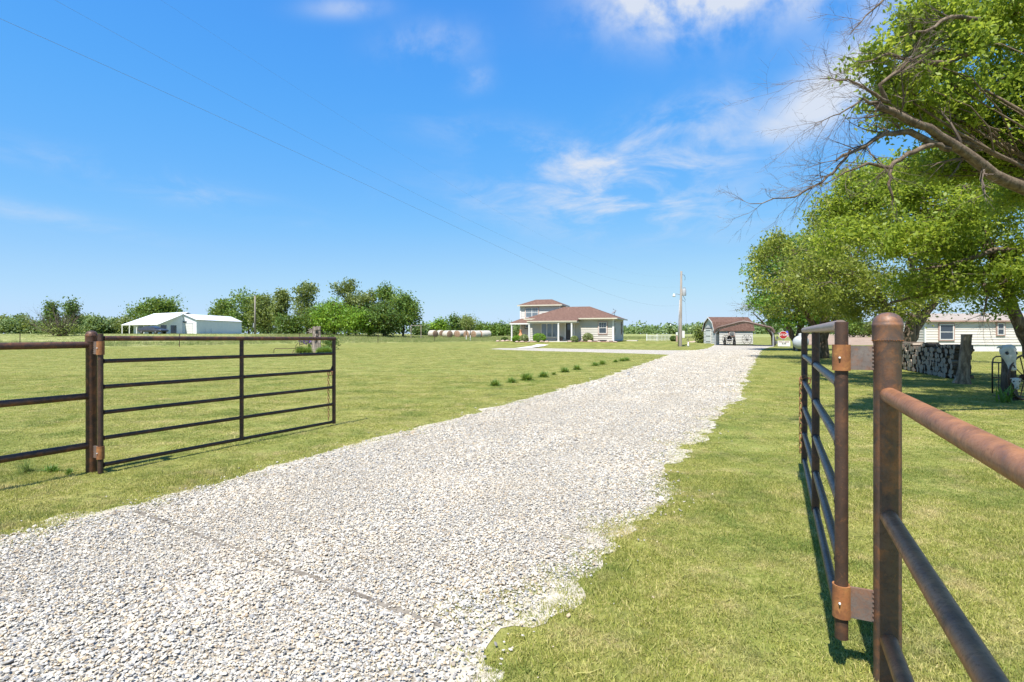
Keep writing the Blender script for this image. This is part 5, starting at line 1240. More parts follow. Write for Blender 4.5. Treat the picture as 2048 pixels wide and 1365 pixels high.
# second elm, its stem leaning in at the right edge
bB = (14.9, 15.2, 0)
def limbs_b(mt, mtw, LV, base, rr, rg):
    for pts in (((2080, 470, 15, .13), (2010, 520, 15, .11), (1930, 560, 15.2, .08), (1850, 590, 15.4, .05), (1780, 606, 15.6, .025)), ((2010, 520, 15, .08), (1960, 545, 14.6, .06), (1975, 590, 14.4, .03), (1968, 625, 14.3, .014)), ((2060, 500, 14.6, .1), (1990, 500, 14.2, .07), (1900, 530, 14, .045), (1830, 540, 14, .02))):
        P = [Vector(S_(*p[:3])) - base for p in pts]; mt.tube(P, [p[3] for p in pts], 7)
        for k in range(7): i = rr.randrange(1, len(P)); twig_fan(mtw, P[i], (P[i] - P[i - 1]).normalized() + Vector((rr.gauss(0, .4), rr.gauss(0, .4), rr.gauss(-.1, .4))), .9, .008, 2, rr)
tree('elm_tree', 'leaning elm at the right edge beside the skull stump', bB,
     [[((14.9, 15.2, -.1), .22), ((14.3, 15.1, .9), .17), ((13.85, 15, 1.75), .15), ((13.3, 14.9, 3.0), .13), ((12.6, 14.8, 4.4), .09)], [((14.9, 15.2, -.1), .3), ((15.3, 15.3, 1.5), .25), ((15.2, 15.2, 3.2), .22), ((14.6, 15, 4.6), .18), ((13.8, 15, 6.0), .12)]],
     [lob(1900, 420, 14.5, 110, 75, 1.8, 85), lob(2020, 400, 15, 110, 80, 2.0, 90), lob(1960, 500, 14.6, 120, 55, 1.6, 85), lob(1800, 470, 14.2, 80, 50, 1.3, 52), lob(1880, 560, 14.6, 100, 34, 1.4, 52), lob(2040, 560, 14.2, 80, 40, 1.4, 36), lob(1950, 350, 15.5, 120, 55, 1.8, 70), lob(1780, 390, 15.2, 70, 50, 1.3, 44), lob(2130, 400, 16, 120, 120, 2.4, 80), lob(1990, 600, 15, 50, 28, 1.0, 14), lob(2120, 540, 16, 90, 50, 1.6, 40), lob(1700, 400, 16.5, 60, 50, 1.4, 46), lob(1850, 355, 17, 90, 36, 1.6, 60), lob(1740, 350, 16.8, 50, 30, 1.2, 26), lob(2010, 330, 17, 90, 40, 1.8, 60), lob(1690, 470, 16, 55, 45, 1.3, 36), lob(1720, 370, 16.4, 45, 30, 1.2, 30), lob(1800, 335, 17, 60, 26, 1.4, 36), lob(1930, 318, 17, 70, 30, 1.5, 44)],
     .105, 68, M['leaf_a'], 202, None, G_ROW, twig=.009, crad=.33, extra=limbs_b, up=.4, gap=1.0)
tree('elm_tree', 'olive leaved elm with forked trunk behind the woodpile', (19.4, 27.2, g(19.4, 27.2)),
     [[((19.4, 27.2, -.1), .42), ((19.5, 27.2, .7), .33), ((20.0, 27.3, 1.7), .24), ((20.9, 27.3, 3.0), .17), ((21.4, 27.4, 4.6), .09)], [((19.4, 27.2, .2), .3), ((19.5, 27.0, 1.5), .25), ((19.9, 27, 3.0), .17), ((19.6, 27, 5.0), .1)], [((19.4, 27.2, .5), .26), ((18.9, 27, 1.8), .2), ((17.8, 26.6, 3.2), .14), ((16.6, 26.2, 4.4), .08)]],
     [lob(1700, 500, 26, 115, 75, 2.8, 95), lob(1790, 430, 27, 110, 75, 2.8, 90), lob(1880, 480, 27, 100, 75, 2.8, 80), lob(1740, 580, 26, 120, 50, 2.6, 80), lob(1640, 560, 25.5, 80, 55, 2.2, 62), lob(1850, 590, 27, 90, 45, 2.4, 55), lob(1660, 440, 27, 60, 50, 1.8, 40), lob(1930, 560, 28, 90, 50, 2.4, 50), lob(1765, 625, 27, 100, 26, 2.4, 40)],
     .145, 62, M['leaf_b'], 303, None, G_ROW, twig=.012, crad=.48, bare=.12, gap=1.5)
tree('elm_tree', 'elm with twiggy drooping crown beyond the woodpile', (18.4, 32.6, g(18.4, 32.6)),
     [[((18.4, 32.6, -.1), .38), ((18.4, 32.6, 1.2), .30), ((18.6, 32.5, 2.8), .24), ((18.1, 32.4, 4.8), .15), ((17.8, 32, 6.5), .08)], [((18.4, 32.6, 1.2), .2), ((19.6, 32.8, 3.0), .14), ((20.4, 33, 4.6), .08)], [((18.4, 32.6, 1.4), .2), ((17.0, 32, 2.8), .13), ((15.9, 31.6, 4), .07)]],
     [lob(1630, 520, 32, 85, 55, 2.8, 70), lob(1570, 560, 31.5, 70, 55, 2.5, 55), lob(1690, 470, 33, 80, 55, 2.8, 60), lob(1600, 610, 31.5, 85, 36, 2.6, 55), lob(1690, 610, 32, 90, 40, 2.6, 55), lob(1550, 500, 32, 45, 38, 1.8, 28)],
     .17, 56, M['leaf_b'], 404, None, G_ROW, twig=.013, crad=.53, bare=.16, gap=1.6)
tree('elm_tree', 'deep green elm shading the propane tank', (24.2, 46.5, g(24.2, 46.5)),
     [[((24.2, 46.5, -.1), .4), ((24.2, 46.5, 1.0), .33), ((24.5, 46.4, 2.8), .24), ((24.2, 46.3, 5.0), .15), ((23.6, 46, 7.4), .08)], [((24.2, 46.5, .3), .26), ((23.4, 46.3, 1.8), .2), ((22.2, 46, 3.4), .12), ((21.6, 46, 4.6), .07)], [((24.2, 46.5, .3), .24), ((25.2, 46.6, 2.0), .18), ((26.4, 46.8, 3.6), .11)]],
     [lob(1550, 545, 46, 62, 55, 3.4, 85), lob(1590, 510, 46, 55, 48, 3.2, 70), lob(1610, 590, 45.5, 75, 48, 3.2, 85), lob(1535, 600, 45.5, 45, 32, 2.6, 46), lob(1660, 560, 47, 60, 55, 3.2, 60), lob(1545, 500, 47, 26, 24, 1.6, 24), lob(1640, 630, 46, 60, 24, 2.4, 40), lob(1575, 637, 46, 45, 18, 2.2, 30)],
     .24, 46, M['leaf_c'], 505, None, G_ROW, twig=.016, crad=.64, bare=.03, gap=2.2)
tree('elm_tree', 'thin brown twigged tree overhanging the carport roof', (30.6, 64.2, g(30.6, 64.2)),
     [[((30.6, 64.2, -.1), .26), ((30.3, 64, 1.5), .2), ((29.6, 63.6, 3.4), .13), ((28.6, 63, 5.0), .06)], [((30.3, 64, 1.2), .14), ((29, 63.6, 2.8), .1), ((27.6, 63, 3.9), .05)]],
     [lob(1500, 608, 62.5, 30, 20, 1.9, 60), lob(1535, 618, 62.8, 34, 22, 2.2, 70), lob(1570, 612, 63.5, 34, 30, 2.4, 60)],
     .20, 13, M['leaf_ol'], 606, None, G_ROW, twig=.018, crad=.7, bare=.55, gap=2.0)

# ------------------------------------------------------------------ distant trees
def far_tree(px, py_base, D, w, h, mat, label, seed, kind='round', group=None, dens=1.0, cat='tree', name=None):
    """w, h in photo pixels"""
    x = (px - 1024) * D / F_PX; z = CAM_H - (py_base - HOR) * D / F_PX; z = min(z, g(x, D) + .1) if abs(z - g(x, D)) > .4 else z
    z = g(x, D); k = D / F_PX; W2, Hh = w * k / 2, h * k; rr = random.Random(seed); lob_ = []
    if kind == 'round':
        n = 5
        lob_ = [((x + rr.uniform(-.5, .5) * W2, D + rr.uniform(-.4, .4) * W2, z + Hh * rr.uniform(.30, .78)), (W2 * rr.uniform(.5, .75), W2 * .6, Hh * rr.uniform(.2, .3)), int(28 * dens)) for _ in range(n)]
        lob_ += [((x, D, z + Hh * .40), (W2 * 1.0, W2 * .85, Hh * .36), int(55 * dens)), ((x, D, z + Hh * .76), (W2 * .55, W2 * .5, Hh * .24), int(24 * dens))]
    elif kind == 'tall':
        lob_ = [((x + rr.uniform(-.35, .35) * W2, D + rr.uniform(-.3, .3) * W2, z + Hh * (.22 + .15 * i)), (W2 * rr.uniform(.55, 1.0), W2 * .7, Hh * rr.uniform(.11, .17)), int(24 * dens)) for i in range(5)]
        lob_ += [((x, D, z + Hh * .9), (W2 * .4, W2 * .4, Hh * .1), int(14 * dens))]
    elif kind == 'bush':
        lob_ = [((x + rr.uniform(-.6, .6) * W2, D, z + Hh * rr.uniform(.25, .6)), (W2 * rr.uniform(.35, .6), W2 * .5, Hh * rr.uniform(.25, .38)), int(20 * dens)) for _ in range(5)]
    elif kind == 'cone':
        lob_ = [((x, D, z + Hh * (.12 + .16 * i)), (W2 * (1 - .15 * i), W2 * (1 - .15 * i), Hh * .13), int(24 * dens * (1 - .1 * i))) for i in range(6)]
    tr0 = max(.06, .022 * Hh)
    stems = [[((x, D, z - .2), tr0 * 1.3), ((x + rr.uniform(-.1, .1), D, z + Hh * .2), tr0), ((x + rr.uniform(-.1, .1) * W2, D, z + Hh * .6), tr0 * .6), ((x, D, z + Hh * .88), tr0 * .2)]]
    return tree(name or ('shrub' if kind == 'bush' else 'tree'), label, (x, D, z), stems, lob_, .0040 * D, 34, mat, seed, None, group, cat if kind != 'bush' else 'shrub', twig=.00016 * D, crad=.011 * D, sides=6, gap=.02 * D)
GC = 'grove beyond the pasture'
for a in ((448, 668, 190, 66, 68, 'leaf_mid', 'leftmost rounded tree of the grove next to white barn', 1, 'round'), (497, 669, 184, 84, 80, 'leaf_mid', 'broad green tree behind the lone wooden pole', 2, 'round'), (535, 669, 150, 66, 76, 'leaf_ol', 'olive tree just right of the lone pole', 3, 'round'),
          (563, 670, 114, 26, 88, 'leaf_ol', 'slender gappy tree between the pole tree and the grove', 4, 'tall'), (575, 670, 108, 60, 48, 'leaf_dk', 'low dark cedar at the left of the grove', 5, 'bush'), (615, 671, 110, 84, 104, 'leaf_ol', 'tall airy tree at the left of the main grove', 6, 'tall'),
          (645, 671, 106, 96, 64, 'leaf_dk', 'dark understorey tree behind the grey carved stump', 7, 'round'), (668, 672, 103, 90, 76, 'leaf_br', 'bright green tree right behind the carved stump', 8, 'round'), (698, 671, 110, 62, 112, 'leaf_ol', 'tallest airy tree in the middle of the grove', 9, 'tall'),
          (712, 673, 101, 80, 60, 'leaf_br', 'low bright green tree in front of the grove', 10, 'round'), (738, 672, 108, 66, 88, 'leaf_ol', 'olive tree right of the tallest grove tree', 11, 'tall'), (768, 672, 107, 76, 104, 'leaf_mid', 'tall tree near the right end of the grove', 12, 'tall'),
          (770, 674, 103, 104, 70, 'leaf_dk', 'dark dense tree low in the right half of the grove', 13, 'round'), (806, 673, 105, 72, 94, 'leaf_mid', 'rightmost spreading tree of the grove', 14, 'round')):
    far_tree(a[0], a[1], a[2], a[3], a[4], M[a[5]], a[6], 700 + a[7], a[8], GC)
far_tree(314, 666, 190, 104, 74, M['leaf_mid'], 'round tree rising behind the white metal roof', 731, 'round', dens=1.3)
far_tree(104, 668, 98, 24, 60, M['leaf_dk'], 'left of two dark cedars behind the bare shrub', 733, 'cone', cat='tree', dens=.9)
far_tree(144, 668, 98, 24, 64, M['leaf_dk'], 'right of two dark cedars behind the bare shrub', 734, 'cone', dens=.9)
GH = 'hedgerow trees on the far left'
hl = ['at the left picture edge', 'second from the left picture edge', 'third from the left picture edge', 'left of the bare shrub', 'just left of the cedars', 'seen through the bare shrub', 'right of the cedars', 'behind the shrub tips', 'midway to the porch', 'fourth left of the porch posts', 'third left of the porch posts', 'second left of the porch posts', 'next to the porch posts']
for i, px in enumerate((4, 22, 42, 62, 82, 124, 164, 180, 194, 208, 222, 236, 250)):
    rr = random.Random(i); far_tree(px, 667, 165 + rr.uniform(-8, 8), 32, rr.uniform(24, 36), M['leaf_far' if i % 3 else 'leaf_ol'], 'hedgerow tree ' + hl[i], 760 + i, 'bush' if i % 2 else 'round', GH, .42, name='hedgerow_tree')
GB = 'scrub behind the hay bales'
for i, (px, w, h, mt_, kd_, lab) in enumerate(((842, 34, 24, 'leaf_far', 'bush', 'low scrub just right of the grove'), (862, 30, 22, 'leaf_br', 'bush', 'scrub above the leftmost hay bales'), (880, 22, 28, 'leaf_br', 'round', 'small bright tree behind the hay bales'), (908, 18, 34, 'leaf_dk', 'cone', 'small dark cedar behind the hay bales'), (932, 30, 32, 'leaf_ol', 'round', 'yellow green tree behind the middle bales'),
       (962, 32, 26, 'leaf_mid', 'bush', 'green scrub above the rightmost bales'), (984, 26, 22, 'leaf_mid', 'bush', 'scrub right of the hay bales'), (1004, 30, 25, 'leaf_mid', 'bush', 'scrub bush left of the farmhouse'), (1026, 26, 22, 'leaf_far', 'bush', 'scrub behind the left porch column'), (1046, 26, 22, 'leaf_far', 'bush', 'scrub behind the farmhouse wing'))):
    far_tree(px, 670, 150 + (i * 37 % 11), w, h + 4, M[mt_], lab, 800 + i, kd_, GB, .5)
# far wood on the skyline: reads as one mass
rg = np.random.default_rng(77); LV = []
for i in range(330):
    D = rg.uniform(330, 520); px = rg.uniform(1180, 2150) if i < 200 else rg.uniform(-80, 1100); x = (px - 1024) * D / F_PX; h = rg.uniform(4, 9) * (1 if px > 1180 else .75); w = rg.uniform(3, 7); z = g(x, D)
    c = rg.normal(size=(150, 3)); c /= np.linalg.norm(c, axis=1, keepdims=True); c *= rg.uniform(.3, 1, (150, 1)) ** .5
    LV.append(np.array((x, D, z + h * .5)) + c * np.array((w, w, h * .5)) * (1 + .3 * rg.normal(size=(150, 1))))
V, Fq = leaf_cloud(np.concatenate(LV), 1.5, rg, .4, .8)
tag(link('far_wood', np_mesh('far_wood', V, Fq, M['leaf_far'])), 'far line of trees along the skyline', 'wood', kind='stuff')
far_tree(1930, 660, 78, 150, 60, M['leaf_ol'], 'pale tree behind the mobile home roof', 851, 'round', dens=1.0)
far_tree(1700, 672, 120, 70, 44, M['leaf_mid'], 'shrubby tree beyond the ploughed field', 852, 'bush', dens=.9)
far_tree(1740, 672, 122, 60, 40, M['leaf_ol'], 'pale shrub beyond the ploughed field by the right post', 853, 'bush', dens=.9)
far_tree(1402, 682, 72, 15, 30, M['leaf_ol'], 'small dark gnarled tree left of the shed', 854, 'tall', dens=.4)

# bare spreading shrub at left
rr = random.Random(12); pb = at(122, 668, 82); zb_ = g(pb.x, pb.y); bs = thing('bare_shrub', 'large bare branched shrub left of the white house', 'shrub', (pb.x, pb.y, zb_)); m = MB()
def limb_fan(m, p, d, L, r_, depth):
    pts = [Vector(p)]; rad = [r_]; dd = Vector(d).normalized(); cur = Vector(p)
    for i in range(5): dd = (dd + Vector((rr.gauss(0, .1), rr.gauss(0, .1), .05))).normalized(); cur = cur + dd * L / 5; pts.append(cur.copy()); rad.append(r_ * (1 - .14 * (i + 1)))
    m.tube(pts, rad, 4, False)
    if depth:
        for k in range(4): i = rr.randrange(1, 6); limb_fan(m, pts[i], dd + Vector((rr.gauss(0, .45), rr.gauss(0, .4), rr.gauss(.15, .35))), L * .55, rad[i] * .55, depth - 1)
for k in range(26):
    a = rr.uniform(0, 6.28); e = rr.uniform(.25, 1.25); limb_fan(m, (rr.uniform(-.5, .5), rr.uniform(-.4, .4), 0), (math.cos(a) * math.cos(e), math.sin(a) * math.cos(e), math.sin(e)), rr.uniform(2.6, 4.4), .085, 2)
m.build('branches', M['twig'], bs)
rg = np.random.default_rng(3); C = rg.normal(size=(1500, 3)) * np.array((1.5, 1.2, .55)) + np.array((0, 0, .9)); C = C[C[:, 2] > .05]; V, Fq = leaf_cloud(C, .26, rg); link('foliage', np_mesh('foliage', V, Fq, M['leaf_ol']), bs)

# ------------------------------------------------------------------ shrubs by the house
def ball_shrub(loc, rx, rz_, mat, label, seed, name='round_shrub', leaf=.11):
    t_ = thing(name, label, 'shrub', loc); rg = np.random.default_rng(seed)
    c = rg.normal(size=(2200, 3)); c /= np.linalg.norm(c, axis=1, keepdims=True); c *= (rg.uniform(.55, 1, (2200, 1))) ** .4
    c = c * (1 + .12 * np.array([mnoise.noise(Vector(q * 2.2) + Vector((seed, 0, 0))) for q in c])[:, None]) * np.array((rx, rx, rz_)) + np.array((0, 0, rz_ * .85)); c = c[c[:, 2] > .02]
    V, Fq = leaf_cloud(c, leaf, rg, .4, .6); link('foliage', np_mesh('foliage', V, Fq, mat), t_)
    m = MB(); rr = random.Random(seed)
    for k in range(6): a = k * 1.05; m.tube([(0, 0, -.05), (math.cos(a) * rx * .3, math.sin(a) * rx * .3, rz_ * .7), (math.cos(a) * rx * .6, math.sin(a) * rx * .6, rz_ * 1.2)], [.025, .018, .006], 5)
    m.build('stems', M['bark'], t_)
ball_shrub(hw(-10.9, -1.6), .62, .42, M['leaf_box'], 'clipped bright green shrub beside the chiminea', 1)
ball_shrub(hw(-8.0, -2.25), .78, .55, M['leaf_box'], 'larger clipped green shrub under the picture window', 2)
ball_shrub(hw(-9.9, -2.1), .5, .48, M['leaf_pale'], 'variegated shrub between the two clipped green ones', 3)
ball_shrub(hw(-2.75, -.65), .62, .55, M['leaf_pale'], 'variegated shrub against the right front wall', 4)
ball_shrub(hw(-4.05, -1.75), .42, .38, M['leaf_pale'], 'small pale leafed plant right of the door', 5)
ball_shrub(hw(-13.6, 1.4), .45, .28, M['leaf_dk'], 'low dark shrub at the left porch corner', 6)
p = gp(1347, 683); ball_shrub(p, .55, .45, M['leaf_dk'], 'dark rounded shrub left of the meter pedestal', 7)
p = gp(1408, 685); ball_shrub(p, .5, .55, M['leaf_pale'], 'greyish shrub against the shed corner', 8)
for i, (px, py, s_) in enumerate(((1383, 685, .4), (1390, 684, .5), (1399, 685.5, .35), (1377, 685, .3))):
    o = link('garden_rock', rms[i]); o.location = gp(px, py); o.scale = (s_, s_, s_ * .6); o.rotation_euler = (0, 0, i * 1.3)
    tag(o, ['pinkish rock left in the rockery by the shed', 'largest rock in the rockery by the shed', 'rock nearest the shed corner in the rockery', 'smallest rock at the left of rockery'][i], 'rock', 'rockery by the shed')

# ------------------------------------------------------------------ daylily clumps beside the drive
lab = ['nearest daylily clump in the row beside the drive', 'second daylily clump from the near end of the row', 'third daylily clump from the near end of the row', 'fourth daylily clump from the near end of the row', 'small fifth daylily clump in the row', 'sixth daylily clump of the row', 'wide seventh daylily clump of the row', 'eighth daylily clump of the row', 'ninth daylily clump of the row', 'tenth small daylily clump of the row', 'last two joined daylily clumps at the far end', 'far end daylily clump of the row']
cme = [blade_plant(None, 190, .38 + .04 * s, .013, 1.0, M['lush'], 30 + s, 4) for s in range(3)]
for i, (px, py, s_) in enumerate(((990, 772, .86), (1023, 765.5, .72), (1053, 761, .95), (1087, 755, .95), (1108, 750, .45), (1130, 745, .8), (1154, 740, .9), (1190, 732.5, .85), (1204, 729.5, .85), (1231, 725, .7), (1245, 723, .85), (1254, 722, .8))):
    t_ = thing('daylily_clump', lab[i], 'plant', gp(px, py), i * 1.1, 'daylily row beside the drive'); o = link('leaves', cme[i % 3], t_); o.scale = (s_, s_, s_ * .72)
# weeds at the left post foot and the pulled clump of dry grass
q = Vector((PL.x - .15, PL.y - .12, 0)); t_ = thing('weed_tuft', 'green weeds growing round the left post foot', 'plant', q); link('leaves', blade_plant(None, 60, .09, .004, .7, M['lush'], 44, 3), t_)
q = gp(105, 945); t_ = thing('weed_tuft', 'green weeds along the left fence near the dry clump', 'plant', q); o = link('leaves', blade_plant(None, 110, .10, .004, .8, M['lush'], 45, 3), t_); o.scale = (2.2, 1, 1)
q = gp(52, 946); t_ = thing('dry_grass_clump', 'pulled clump of pale dry grass by left fence', 'plant', q); link('leaves', blade_plant(None, 130, .20, .003, 1.1, M['pasture'], 46, 4), t_)

# ------------------------------------------------------------------ carved stump and its bed on the left lawn
q = gp(633, 704); cs = thing('grey_stump', 'tall grey weathered stump with jagged top on left lawn', 'stump', q)
k8 = q.y / F_PX
m = MB(); n = 20; vs = []; rowsz = [(0.0, .42), (.3, .33), (.7, .29), (1.1, .28), (1.5, .29), (1.8, .29), (1.92, .27)]
for i, (z, r_) in enumerate(rowsz):
    for k in range(n):
        a = 2 * math.pi * k / n; rgd = 1 + .16 * math.sin(a * 7 + z) + .12 * mnoise.noise(Vector((math.cos(a) * 3, math.sin(a) * 3, z * 2))); zz_ = z + (.16 * mnoise.noise(Vector((math.cos(a) * 2, math.sin(a) * 2, 7))) if i == len(rowsz) - 1 else 0)
        vs.append((r_ * rgd * math.cos(a), r_ * .8 * rgd * math.sin(a), zz_))
m.add(vs, [(i * n + k, i * n + (k + 1) % n, (i + 1) * n + (k + 1) % n, (i + 1) * n + k) for i in range(len(rowsz) - 1) for k in range(n)] + [tuple((len(rowsz) - 1) * n + k for k in range(n))]); m.build('trunk', M['driftwood'], cs)
for i, (a, b) in enumerate((((-.3, -.1, 1.6), (-.62, -.15, 1.72)), ((-.3, -.1, 1.55), (-.66, -.2, 1.55)), ((-.3, -.15, 1.5), (-.6, -.2, 1.38)), ((-.3, -.1, 1.65), (-.5, -.12, 1.85)), ((.1, -.3, 1.4), (-.1, -.42, .9)), ((-.05, -.3, 1.5), (.1, -.4, 1.0)))):
    m = MB(); m.tube([a, ((a[0] + b[0]) / 2, a[1] - .05, (a[2] + b[2]) / 2 + .03), b], [.05, .035, .012], 6); m.build('root_spur', M['driftwood'], cs)
m = MB(); m.box(.28, .42, -.32, -.24, .1, 2.0); m.box(-.05, .42, -.36, -.321, 1.72, 1.95); m.build('plank', M['driftwood'], cs)
bp = gp(628, 706); fb = thing('daylily_bed', 'daylily bed round the foot of the grey stump', 'flower bed', bp)
m = MB(); m.add([(1.7 * math.cos(a), .8 * math.sin(a), .02) for a in np.linspace(0, 6.1, 16)], [tuple(range(16))]); m.build('soil', M['mulch'], fb)
for i in range(16):
    o = link('leaf_clump', cme[i % 3], fb); a = rr.uniform(-1.55, 1.5); o.location = (a, rr.uniform(-.55, .25), .02); o.scale = (1.25,) * 3; o.rotation_euler = (0, 0, i)
q2 = gp(616, 702); ir = thing('purple_iris', 'purple irises left of the grey stump', 'flowers', (q2.x, q2.y + .3, q2.z)); link('leaves', blade_plant(None, 40, .75, .018, .25, M['leaf_mid'], 9, 4), ir)
rg = np.random.default_rng(9); C = rg.normal(size=(220, 3)) * np.array((.36, .25, .14)) + np.array((0, 0, .78)); V, Fq = leaf_cloud(C, .13, rg, .2, .8); link('blooms', np_mesh('blooms', V, Fq, M['iris']), ir)
q3 = gp(655, 700); ds = thing('dark_shrub', 'dark shrub right of the grey stump', 'shrub', (q3.x, q3.y + .6, q3.z)); V, Fq = leaf_cloud(np.random.default_rng(4).normal(size=(900, 3)) * np.array((.4, .35, .35)) + np.array((0, 0, .6)), .16, rg); link('foliage', np_mesh('foliage', V, Fq, M['leaf_dk']), ds)
m = MB(); m.tube([(0, 0, 0), (0, 0, .7)], .04, 6); m.build('stems', M['bark'], ds)
q4 = gp(575, 706); hr = thing('hay_rake', 'old curved iron plough parts left of the stump bed', 'farm tool', q4)
x_ = lambda px: (px - 575) * q4.y / F_PX; z_ = lambda py: CAM_H - (py - HOR) * q4.y / F_PX - q4.z
for pts in (((547, 707), (548, 700), (551, 697), (560, 697.5), (590, 697), (604, 693)), ((585, 707), (587, 701), (592, 700), (604, 699)), ((591, 699), (592, 691), (596, 687)), ((600, 690), (612, 687), (618, 684))):
    m = MB(); m.tube([(x_(a), 0, z_(b)) for a, b in pts], .022, 6); m.build('tine', M['gate_brown'], hr)

# ------------------------------------------------------------------ hay bales
def bale_mesh():
    m = MB(); n = 28; L, r_ = 1.5, .80; pf = [(0.02, 0), (.70, .0), (.76, .03), (r_, .08), (r_ * 1.01, L / 2), (r_, L - .08), (.76, L - .03), (.70, L), (0.02, L)]
    vs = []; rr = random.Random(2)
    for a_, y in pf:
        for k in range(n): th = 2 * math.pi * k / n; q = a_ * (1 + .012 * rr.uniform(-1, 1)); vs.append((q * math.cos(th), y - L / 2, q * .95 * math.sin(th) + .74))
    for i in range(len(pf) - 1):
        for k in range(n): m.f.append((i * n + k, i * n + (k + 1) % n, (i + 1) * n + (k + 1) % n, (i + 1) * n + k)); m.m.append(1 if i < 2 or i > 5 else 0)
    m.v = vs; return m
bme_w = bale_mesh(); bal = []
bl = ['leftmost hay bale showing its brown end', 'second hay bale from the left, set back', 'third hay bale with brown end facing the drive', 'fourth hay bale, wrapped side toward the drive', 'fifth hay bale low in the front row', 'sixth hay bale near the middle of the row', 'seventh hay bale from the left', 'eighth hay bale with dark end', 'ninth hay bale from the left', 'tenth hay bale, third from right end', 'second hay bale from the right end', 'rightmost hay bale of the row']
for i, (px, D, rz__) in enumerate(((866, 112, 50), (881, 124, 38), (895, 110, 47), (908, 125, 52), (919, 113, -34), (930, 122, -48), (937, 112, -38), (946, 120, -30), (952, 111, -42), (960, 119, -36), (966, 112, -50), (973, 121, -44))):
    x = (px - 1024) * D / F_PX; t_ = thing('hay_bale', bl[i], 'hay bale', (x, D, g(x, D)), R(rz__), 'round hay bales in the pasture')
    if not bal:
        o = bme_w.build('bale', [M['bale_wrap'], M['bale_end']], None, auto=35); bal.append(o.data); bpy.data.objects.remove(o)
    link('rolled_hay', bal[0], t_)
# two slim white-stemmed saplings in front of the bales
for px, lab_ in ((932.5, 'left of two slim white painted saplings before the bales'), (940.5, 'right of two slim white painted saplings before the bales')):
    b = gp(px, 682.5); t_ = thing('sapling', lab_, 'tree', b, 0, 'white stemmed saplings'); m = MB(); m.tube([(0, 0, 0), (.02, 0, .9)], [.06, .055], 8); m.build('painted_stem', M['white'], t_)
    m = MB(); m.tube([(.02, 0, .9), (0, 0, 2.2), (.05, 0, 3.2)], [.055, .045, .02], 7); m.build('stem', M['bark'], t_)
    rg = np.random.default_rng(int(px)); C = rg.normal(size=(420, 3)) * np.array((.55, .5, .5)) + np.array((0, 0, 3.0)); V, Fq = leaf_cloud(C, .22, rg); link('crown', np_mesh('crown', V, Fq, M['leaf_ol']), t_)

# ------------------------------------------------------------------ neighbour's metal barn, house and car on the left
Db = 150; kb = Db / F_PX; X = lambda px, D=Db: (px - 1024) * D / F_PX; Z = lambda py, D=Db: CAM_H - (py - HOR) * D / F_PX
x0, x1 = X(342), X(393); zb = g((x0 + x1) / 2, Db); Lb = 25.0
br = thing('metal_barn', 'white metal barn with two garage doors at far left', 'barn', (x0, Db, zb)); w = x1 - x0; he, hp = Z(639.5) - zb, Z(628.5) - zb
m = MB(); m.add([(0, 0, -.3), (w, 0, -.3), (w, 0, he), (w / 2, 0, hp), (0, 0, he), (0, Lb, -.3), (w, Lb, -.3), (w, Lb, he), (w / 2, Lb, hp), (0, Lb, he)], [(0, 1, 2, 3, 4), (5, 9, 8, 7, 6), (0, 4, 9, 5), (1, 6, 7, 2)]); m.build('wall', M['metal_white'], br)
m = MB()
for k in range(62): y = .2 + k * .4; m.box(w, w + .025, y, y + .05, .0, he - .1)
m.build('wall_ribs', M['metal_blue'], br)['kind'] = 'stuff'
m = MB(); slab(m, ((-.2, -.3, he - .05), (w / 2, -.3, hp + .08), (w / 2, Lb + .2, hp + .08), (-.2, Lb + .2, he - .05)), .1); slab(m, ((w + .2, -.3, he - .05), (w / 2, -.3, hp + .08), (w / 2, Lb + .2, hp + .08), (w + .2, Lb + .2, he - .05)), .1); rfb = m.build('roof', M['metal_white'], br)
m = MB(); m.tube([(-.2, -.33, he - .1), (w / 2, -.33, hp), (w + .2, -.33, he - .1)], .07, 4); m.tube([(w + .22, -.3, he - .12), (w + .22, Lb, he - .12)], .07, 4); m.build('trim', M['galv'], rfb)
for a, b in ((350.5, 363), (371.5, 385.5)):
    xa, xb = X(a) - x0, X(b) - x0; zt_ = Z(648) - zb; dd = None
    for k in range(4): m = MB(); m.box(xa, xb, -.07, -.02, zt_ * k / 4 + .02, zt_ * (k + 1) / 4 - .02); o = m.build('garage_door' if dd is None else 'door_panel', M['white'], br if dd is None else dd); dd = dd or o
    m = MB(); m.box(xa - .12, xb + .12, -.06, .0, zt_, zt_ + .12); m.box(xa - .12, xa - .002, -.06, 0, 0, zt_); m.build('door_frame', M['galv'], dd)
m = MB(); m.tube([(w / 2 - .75, -.1, Z(643.3) - zb), (w / 2 - .45, -.1, Z(644.8) - zb), (w / 2, -.1, Z(644.2) - zb), (w / 2 + .45, -.1, Z(644.8) - zb), (w / 2 + .8, -.1, Z(643) - zb)], [.1, .2, .14, .2, .1], 6, flat=.4); m.build('wall_emblem', M['black'], br)
for px in (397, 400): m = MB(); m.tube([(w + .3, (px - 393) * 1.0, 0), (w + .3, (px - 393) * 1.0, 1.6)], .05, 6); m.build('vent_pipe', M['white'], br)
